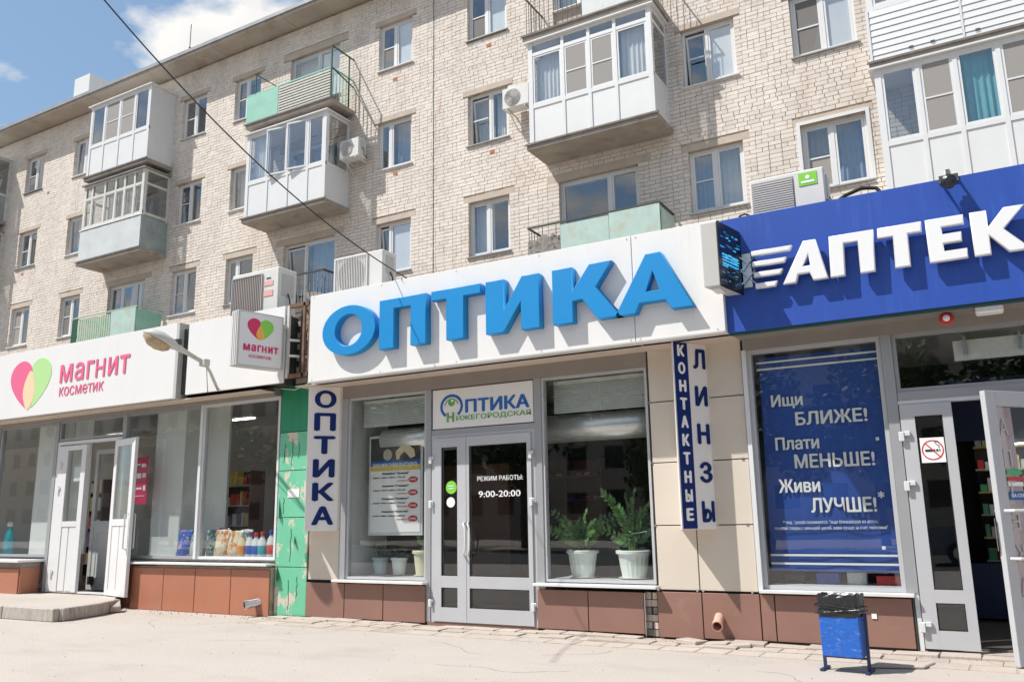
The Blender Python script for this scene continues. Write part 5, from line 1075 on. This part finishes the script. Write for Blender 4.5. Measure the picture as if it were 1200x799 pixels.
letter([[(.54, ZB), (.76, ZT), (.90, ZT), (1.10, ZB), (.94, ZB), (.91, ZB+.09), (.74, ZB+.09), (.70, ZB)], [(.78, ZB+.17), (.87, ZB+.17), (.83, ZB+.30)]], yL, dL, wl, pf, bevel=.010)
for x0, x1, z in ((-2.17, -1.72, 4.31), (-2.17, -1.79, 4.185), (-2.16, -1.84, 4.06), (-2.15, -1.905, 3.93)):
    letter([[(x0, z-.028)]+[(x0, z+.028), (x1, z+.028), (x1-.03, z-.028)]], yL, dL, wl, pf, 'speed_bar', .008)
# LED projecting box
lb2 = empty('led_display', (-2.5, 8.87, 3.88), 'projecting box with dark LED screen glowing blue between the two signs', 'display')
obj('display_box', MB().prism([(-2.61, 8.87), (-2.428, 8.87), (-2.325, 9.404), (-2.505, 9.404)], 3.885, 4.62), 'acm_side', lb2, bevel=.006)
LA, LB = Vector((-2.424, 8.862)), Vector((-2.318, 9.402)); ld = (LB-LA).normalized(); ln = Vector((ld.y, -ld.x))
def lquad(name, a, b, z0, z1, m, off):
    p = LA+ld*a+ln*off; q = LA+ld*b+ln*off; pi_ = LA+ld*a; qi = LA+ld*b
    return obj(name, MB().prism([tuple(pi_), tuple(qi), tuple(q), tuple(p)], z0, z1), m, lb2)
lquad('display_screen', 0, .55, 3.87, 4.625, 'led', .010)
rq = random.Random(2)
for k in range(60):
    a = .02+rq.random()*.45; z = 3.93+rq.random()*.62; near_ = abs(z-4.22) < .13; w_ = rq.uniform(.02, .10)*(1.5 if near_ else 1)
    lquad('lit_pixels', a, min(a+w_, .54), z, z+rq.uniform(.004, .012 if not near_ else .02), rq.choice(['cyan', 'cyan2'] if near_ else ['cyan2', 'cyan2', 'cyan2', 'cyan']), .0115)
for z in (4.15, 4.185, 4.22, 4.255): lquad('lit_pixels', .07, .46, z, z+.013, 'cyan', .0125)
obj('bracket', MB().box(-2.30, -2.20, 9.385, 9.405, 3.95, 4.35), 'chrome', lb2); box('mount_plate', 'ac', lb2, -2.56, -2.46, 8.95, 9.2, 3.873, 3.884)
for za, zb in ((4.30, 4.14), (4.14, 4.30), (4.14, 3.98), (3.98, 4.14)): obj('strut', MB().bar((-2.31, 9.33, za), (-2.16, 9.39, zb), .012), 'chrome', lb2)
# floodlight on the pharmacy sign
fl = empty('floodlight', (-.12, 9.3, 4.7), 'small black floodlight clamped to the top of the blue sign', 'lamp')
obj('lamp_body', MB().lathe((-.12, 9.32, 4.70), [(.035, 0), (.06, -.05), (.075, -.13), (.07, -.14)], 18, 'y'), 'led', fl, smooth=True); obj('lamp_cap', MB().box(-.15, -.09, 9.22, 9.30, 4.77, 4.83), 'white', fl, bevel=.01); obj('lamp_lens', MB().lathe((-.12, 9.18, 4.70), [(.045, 0), (.05, -.02), (.03, -.03)], 16, 'y'), 'led', fl)
obj('lamp_bracket', MB().bar((-.20, 9.25, 4.70), (-.20, 9.40, 4.78), .02).bar((-.04, 9.25, 4.70), (-.04, 9.40, 4.78), .02).box(-.21, -.03, 9.395, 9.408, 4.75, 4.84).bar((-.12, 9.22, 4.76), (-.12, 9.24, 4.83), .04), 'dark_iron', fl)
bc = empty('alarm_beacon', (-.31, 9.7, 3.39), 'round red alarm beacon under the blue sign', 'beacon')
obj('beacon_ring', MB().lathe((-.31, 9.72, 3.39), [(.065, 0), (.07, -.03), (.05, -.05)], 24, 'y'), 'redtrim', bc); obj('beacon_lens', MB().lathe((-.31, 9.668, 3.39), [(.035, 0), (.03, -.02), (.01, -.028)], 20, 'y'), 'white', bc)
obj('beacon_mount', MB().box(-.34, -.28, 9.72, 9.9, 3.41, 3.454), 'dark_iron', bc)
sl2 = tag(obj('soffit_light', MB().box(-.04, .21, 9.58, 9.76, 3.385, 3.453), 'white', None, bevel=.012), 'flat white ceiling light under the blue sign', 'lamp')
tag(obj('sign_cable_loop', MB().tube([(-2.35, 9.55, 4.81), (-2.33, 9.55, 4.87), (-2.27, 9.55, 4.885), (-2.22, 9.55, 4.86), (-2.21, 9.55, 4.81)], .012), 'cable', None), 'black cable loop on top of the blue sign beside the LED box', 'cable')
tag(obj('coolant_hose', MB().tube([(-1.38, 9.9, 5.0), (-1.30, 9.8, 4.90), (-1.18, 9.8, 4.97), (-1.0, 9.8, 5.02), (-.85, 9.8, 4.99), (-.72, 9.8, 4.80)], .022), 'cable', None), 'black insulated hose arching behind the blue sign', 'hose')

# ------------------------------------------------------------------ air conditioners
def ac(x0, x1, y, z0, z1, dp, label, fan='grille', extra=None, wall=False):
    a = empty('air_conditioner', ((x0+x1)/2, y, z0), label, 'air conditioner')
    obj('housing', MB().box(x0, x1, y, y+dp, z0, z1), 'ac', a, bevel=.015)
    w = x1-x0; h = z1-z0
    if fan == 'grille':
        gx0, gx1 = x0+.03*w, x0+.60*w; obj('grille_recess', MB().box(gx0, gx1, y-.004, y-.001, z0+.06*h, z1-.08*h), 'ac_dark', a)
        n = 19
        for i in range(n): z = z0+.08*h+i*(.82*h)/n; obj('grille_slat', MB().box(gx0+.01, gx1-.01, y-.016, y-.004, z, z+.45*h/n), 'ac_side', a)
    elif fan == 'bars':
        gx0, gx1 = x0+.03*w, x0+.66*w; obj('grille_recess', MB().box(gx0, gx1, y-.004, y-.001, z0+.05*h, z1-.10*h), 'ac_dark', a)
        for i in range(16): x = gx0+.01+i*(gx1-gx0-.02)/16; obj('grille_bar', MB().box(x, x+.014, y-.02, y-.004, z0+.06*h, z1-.11*h), 'ac_taupe', a)
        obj('grille_frame', frame_rect(gx0-.012, gx1+.012, y-.03, y-.002, z0+.03*h, z1-.08*h, .014), 'ac_side', a)
    else:
        cx, cz, R_ = x0+.38*w, z0+.5*h, .41*min(h, .7*w); obj('grille_recess', MB().lathe((cx, y-.001, cz), [(R_, 0), (R_, -.006)], 28, 'y'), 'ac_dark', a)
        for i in range(6 if fan == 'round' else 0): obj('grille_ring', MB().tube([(cx+R_*(i+1)/6*cos(t*pi/12), y-.012, cz+R_*(i+1)/6*sin(t*pi/12)) for t in range(25)], .006 if w > .7 else .01, 5), 'ac', a)
        if fan == 'barsround':
            for i in range(20): x = cx-R_*1.15+i*(2.3*R_)/19; obj('grille_bar', MB().box(x-.006, x+.006, y-.024, y-.012, z0+.05*h, z1-.06*h), 'ac', a)
            obj('grille_frame', frame_rect(cx-R_*1.2, cx+R_*1.2, y-.026, y-.002, z0+.03*h, z1-.04*h, .012), 'ac', a)
    obj('side_box', MB().box(x1, x1+.012, y+.08, y+dp-.08, z0+.45*h, z1-.12*h), 'ac_side', a)
    obj('pipe', MB().tube([(x1+.01, y+dp*.5, z0+.5*h), (x1+.06, y+dp*.5, z0+.35*h), (x1+.05, y+dp*.55, z0+.1*h), (x1+.12, y+dp*.7, z0-.04)], .012), 'cable', a)
    if wall: obj('wall_bracket', MB().bar((x0+.12, y, z0-.02), (x0+.12, FY, z0-.02), .03).bar((x1-.12, y, z0-.02), (x1-.12, FY, z0-.02), .03).bar((x0+.12, FY, z0-.3), (x0+.12, y+.1, z0-.02), .02), 'ac', a)
    else: obj('foot', MB().box(x0+.1, x0+.16, y, y+dp, 4.585, z0-.001).box(x1-.16, x1-.1, y, y+dp, 4.585, z0-.001), 'dark_iron', a)
    return a
a = ac(-11.10, -10.0, 9.75, 4.72, 5.58, .42, 'large air conditioner with brown barred grille behind the heart lightbox', 'bars'); box('badge', 'dark_iron', a, -10.28, -10.18, 9.742, 9.746, 5.40, 5.42); obj('energy_sticker', MB().box(-10.33, -10.12, 9.742, 9.746, 5.28, 5.36).box(-10.33, -10.12, 9.742, 9.746, 5.10, 5.20), mat('faded_pink', (.72, .40, .36), .6), a)
ac(-8.86, -7.86, 9.80, 4.85, 5.52, .34, 'white air conditioner with round fan guard above the letters ОП', 'barsround')
a = ac(-2.27, -1.40, 9.90, 4.75, 5.42, .36, 'beige air conditioner with slatted grille and green sticker behind the blue sign', 'grille'); obj('green_sticker', MB().box(-1.69, -1.48, 9.893, 9.897, 5.22, 5.38), 'lime2', a); box('sticker_mark', 'white', a, -1.66, -1.51, 9.889, 9.892, 5.25, 5.275); obj('sticker_mark', MB().lathe((-1.585, 9.892, 5.32), [(.025, 0), (.025, -.002)], 14, 'y'), 'white', a)
ac(-9.24, -8.52, 15.9, 10.86, 11.38, .30, 'small air conditioner on the brick wall beside the central glazed balcony', 'round', wall=True)
ac(-14.28, -13.62, 15.9, 10.78, 11.30, .30, 'small air conditioner with black fan right of the tilted sash balcony', 'round', wall=True)

# ------------------------------------------------------------------ overhead cable
A0 = Vector((-7.30, 9.72, 4.92)); B0 = Vector((-4.6, 3.2, 4.72+1.15))
def camdir(px, py):
    v = r2*((px-600)/986.4)+u2*(-(py-399.5)/986.4)+fwd; return v
v = camdir(60, -75); B0 = Vector((0, 0, EYE))+v*(11.0/v.length)
pts = [A0.lerp(B0, t/24)-Vector((0, 0, .38*4*(t/24)*(1-t/24))) for t in range(25)]
cb_ = tag(obj('overhead_cable', MB().tube(pts, .0085, 6), 'cable', None, smooth=True), 'black overhead cable running down to the optician sign', 'cable')
obj('clamp', MB().tube([A0+Vector((-.02, -.05, .02)), A0+Vector((.02, .02, -.12)), A0+Vector((.05, .02, -.22))], .016, 6).tube([A0, A0+Vector((.28, .12, -.10))], .006), 'dark_iron', cb_)
obj('drop_wire', MB().tube([A0+Vector((.05, .02, -.20)), (-7.15, 9.35, 4.82), (-7.12, 9.30, 4.78)], .005), 'cable', cb_)

# ------------------------------------------------------------------ drain pipe ends
def drain(x, y, z, label, m, r_=.062, dr=(-.25, -1, -.12)):
    d = Vector(dr).normalized(); c = Vector((x, y, z)); n = 18; a = d.cross(Vector((0, 0, 1))).normalized(); b_ = a.cross(d); mb = MB()
    prof = [(r_, -.14), (r_, .10), (r_*1.12, .10), (r_*1.12, .16), (r_*.92, .16), (r_*.9, -.10)]
    for rr_, h in prof:
        for j in range(n): t = 2*pi*j/n; mb.v.append(tuple(c+d*h+(a*cos(t)+b_*sin(t))*rr_))
    for i in range(len(prof)-1):
        for j in range(n): q = i*n+j; q2 = i*n+(j+1) % n; mb.f.append((q, q2, q2+n, q+n))
    mb.f.append(tuple(5*n+j for j in range(n)))
    return tag(obj('drain_pipe', mb, m, None), label, 'pipe')
drain(-10.28, 9.80, .20, 'grey metal drain pipe stub at the foot of the terracotta plinth', 'chrome', dr=(-.5, -1, -.15)); drain(-2.99, 9.88, .25, 'pink plastic drain pipe stub sticking out of the brown plinth', mat('pink_plastic', (.62, .36, .28), .5), .055, (.15, -1, -.35))
for x, h in ((-3.25, .07), (-2.95, .05), (-2.72, .04)):
    tag(obj('broken_slab', MB().prism([(x-.14, 9.55), (x+.12, 9.52), (x+.15, 9.78), (x-.1, 9.8)], .005, h*.5+.02), 'paver', None, bevel=.006), {-3.25: 'broken paving piece left under the pink drain pipe', -2.95: 'broken paving piece right under the pink drain pipe', -2.72: 'broken paving piece right of the pink drain pipe'}[x], 'stone').rotation_euler = (.05, .06*(-1 if x < -3 else 1), x)
# inspection cover slab near the bin
tag(obj('loose_slab', MB().prism([(-1.30, 8.86), (-.82, 9.02), (-.75, 9.32), (-1.22, 9.12)], .004, .03), 'paver', None, bevel=.008), 'dark edged loose slab lying behind the blue bin', 'slab')

# ------------------------------------------------------------------ litter bin
bi = empty('litter_bin', (-1.42, 8.62, 0), 'blue metal litter bin with black bag on two legs', 'bin')
def rb(x, y, z):            # bin coordinates turned a little
    a = radians(-6); return (-1.44+x*cos(a)-y*sin(a), 8.62+x*sin(a)+y*cos(a), z)
mb = MB(); w0, w1, dp = .176, .176, .13
V = [(-w0, -dp*.85, .14), (w0, -dp*.85, .14), (w0, dp*.85, .14), (-w0, dp*.85, .14), (-w1, -dp, .50), (w1, -dp, .50), (w1, dp, .50), (-w1, dp, .50)]
mb.v = [rb(*v) for v in V]; mb.f = [(0, 3, 2, 1), (0, 1, 5, 4), (1, 2, 6, 5), (2, 3, 7, 6), (3, 0, 4, 7)]; obj('bin_body', mb, 'bin', bi, bevel=.006)
mb = MB(); rg = random.Random(6)
prof = [(.49, .180, .134), (.53, .184, .138), (.565, .179, .134), (.60, .184, .138), (.66, .184, .138), (.69, .181, .136), (.665, .165, .12), (.45, .15, .11)]
n = 36
for z, wx, wy in prof:
    for j in range(n):
        t = 2*pi*j/n; cx_ = max(-1, min(1, 1.35*cos(t))); sy_ = max(-1, min(1, 1.35*sin(t))); mb.v.append(rb(cx_*wx*(1+rg.uniform(-.015, .015)), sy_*wy*(1+rg.uniform(-.02, .02)), z+(rg.uniform(-.006, .007) if z > .56 else 0)))
for i in range(len(prof)-1):
    for j in range(n): q = i*n+j; q2 = i*n+(j+1) % n; mb.f.append((q, q2, q2+n, q+n))
obj('bin_bag', mb, 'bag', bi)
for zt_, sl_ in ((.54, .02), (.585, -.018), (.56, -.03)):
    ring_ = [(-.2, -.148), (.2, -.148), (.2, .148), (-.2, .148), (-.2, -.148)]
    obj('bag_crease', MB().tube([rb(px_, py_, zt_+sl_*(px_/.2)+.004*(i % 2)) for i, (px_, py_) in enumerate(ring_)], .0045, 5), 'bag', bi)
for sx in (-1, 1):
    obj('leg', MB().bar(rb(sx*.20, .02, .52), rb(sx*.195, .02, .02), .028, .028), 'bin_dark', bi)
    obj('foot', MB().bar(rb(sx*.20, -.10, .014), rb(sx*.20, .14, .014), .03, .02), 'bin_dark', bi)
obj('crossbar', MB().bar(rb(-.2, .04, .12), rb(.2, .04, .12), .02), 'bin_dark', bi); obj('hinge', MB().bar(rb(-.2, .02, .46), rb(.2, .02, .46), .012), 'bin_dark', bi)

# ------------------------------------------------------------------ the other side of the street, seen in the glass
ob = empty('opposite_building', (-15, -34, 0), 'brick block across the street mirrored in the shop glass', 'building')
box('wall', 'facade_b', ob, -170, 60, -46, -34, 0, 13.5); box('roof', 'eave', ob, -170.5, 60.5, -46.3, -33.5, 13.5, 13.9)
mb = MB()
for i in range(78):
    for k in range(4): mb.box(-169+i*2.85, -167.6+i*2.85, -34.02, -33.98, 1.6+k*3.0, 3.1+k*3.0)
obj('windows', mb, 'facade_win', ob)
def tree_mesh(seed):
    r = random.Random(seed); lv = MB(); blobs = [(Vector((r.uniform(-2, 2), r.uniform(-2, 2), r.uniform(3.2, 7.4))), r.uniform(.9, 1.6)) for _ in range(14)]
    for c, R_ in blobs:
        for _ in range(230):
            d = Vector((r.gauss(0, 1), r.gauss(0, 1), r.gauss(0, .8))).normalized()*R_*r.random()**.4; p_ = c+d
            a = Vector((r.gauss(0, 1), r.gauss(0, 1), r.gauss(0, 1))).normalized()*.16; b_ = a.cross(Vector((r.gauss(0, 1), r.gauss(0, 1), r.gauss(0, 1))).normalized())*.9
            lv.quad(p_-a, p_-b_, p_+a, p_+b_)
    tk = MB().tube([(0, 0, 0), (.05, 0, 1.6), (0, .1, 3.2), (.1, .1, 5.5)], [.2, .15, .12, .04], 8)
    for c, R_ in blobs[:7]: tk.tube([(0, .05, 2.4), tuple(c*.5+Vector((0, 0, 1.4))), tuple(c)], [.09, .06, .02], 6)
    return lv, tk
lv, tk = tree_mesh(1)
t0 = empty('street_tree', (-26, -17, 0), 'leafy street tree across the road, mirrored in the glass', 'tree', 'street trees across the road')
lme = bpy.data.meshes.new('crown'); lme.from_pydata([tuple(v) for v in lv.v], [], lv.f); lme.materials.append(M['tree'])
tme = bpy.data.meshes.new('trunk'); tme.from_pydata([tuple(v) for v in tk.v], [], tk.f); tme.materials.append(M['bark'])
for nm, me in (('crown', lme), ('trunk', tme)): link(bpy.data.objects.new(nm, me), t0, (-26, -17, 0))
rt_ = random.Random(8); TN = ('behind the dark blue cars to the far left', 'second one left of the row centre', 'set back near the opposite block', 'straight behind the left car', 'between the two cars', 'just behind the right car', 'set back right of the right car', 'far left, close to the road', 'leftmost of all, set back', 'rightmost of all')
for k, (x, y) in enumerate(((-33, -19), (-20, -16), (-15, -20), (-9, -16.5), (-4.5, -19), (1.5, -16), (7, -18.5), (-40, -16), (-49, -19), (13, -17))):
    c = t0.copy(); COL.objects.link(c); c.location = (x, y, 0); c['label'] = f'leafy street tree across the road, {TN[k]}'; c.rotation_euler.z = rt_.uniform(0, 6); s_ = rt_.uniform(.85, 1.25); c.scale = (s_, s_, s_)
    for ch in list(t0.children): q = ch.copy(); COL.objects.link(q); q.parent = c
# parked car
def car(x, y, label, rot=0):
    c = empty('parked_car', (0, 0, 0), label, 'car', 'cars parked across the pavement')
    body = [(-2.15, .30), (-2.2, .62), (-2.05, .85), (-1.25, .95), (-.55, 1.42), (.75, 1.46), (1.45, 1.02), (2.05, .92), (2.2, .6), (2.15, .30)]
    m = MB(); k = len(body)
    for yy, sh in ((-.86, 1), (-.80, 1), (.80, 1), (.86, 1)):
        for px, pz in body:
            inn = .16 if pz > 1.1 else 0; m.v.append((px*(.97 if abs(yy) > .83 else 1), (abs(yy)-inn)*(1 if yy > 0 else -1), pz))
    for s_ in range(3):
        for i in range(k): a = s_*k+i; b_ = s_*k+(i+1) % k; m.f.append((a, b_, b_+k, a+k))
    m.f += [tuple(range(k)), tuple(3*k+i for i in range(k))]; obj('body', m, 'car', c, bevel=.03)
    for sy in (-1, 1):
        obj('side_window', MB().prismY([(-1.05, .98), (-.48, 1.36), (.70, 1.39), (1.25, 1.02)], sy*.76-.012, sy*.76+.012), 'facade_win', c)
        for px in (-1.35, 1.38):
            wh = obj('wheel', MB().lathe((px, sy*.80, .32), [(.32, -.09), (.32, .09)], 22, 'y'), 'tyre', c); obj('rim', MB().lathe((px, sy*.88, .32), [(.2, -.03), (.19, .02)], 16, 'y'), 'chrome', wh)
        obj('headlight', MB().box(-2.2, -2.05, sy*.62-.14, sy*.62+.14, .62, .76), 'white', c)
    obj('windscreen', MB().quad((-1.24, -.72, .97), (-1.24, .72, .97), (-.57, .62, 1.40), (-.57, -.62, 1.40)), 'facade_win', c); obj('rear_window', MB().quad((1.44, -.72, 1.04), (1.44, .72, 1.04), (.78, .62, 1.44), (.78, -.62, 1.44)), 'facade_win', c)
    c.location = (x, y, 0); c.rotation_euler.z = rot
car(-8.3, -5.6, 'dark blue parked car mirrored in the left shop window', .04); car(.2, -6.2, 'dark blue parked car mirrored in the pharmacy door', pi-.03)

fit_texts()
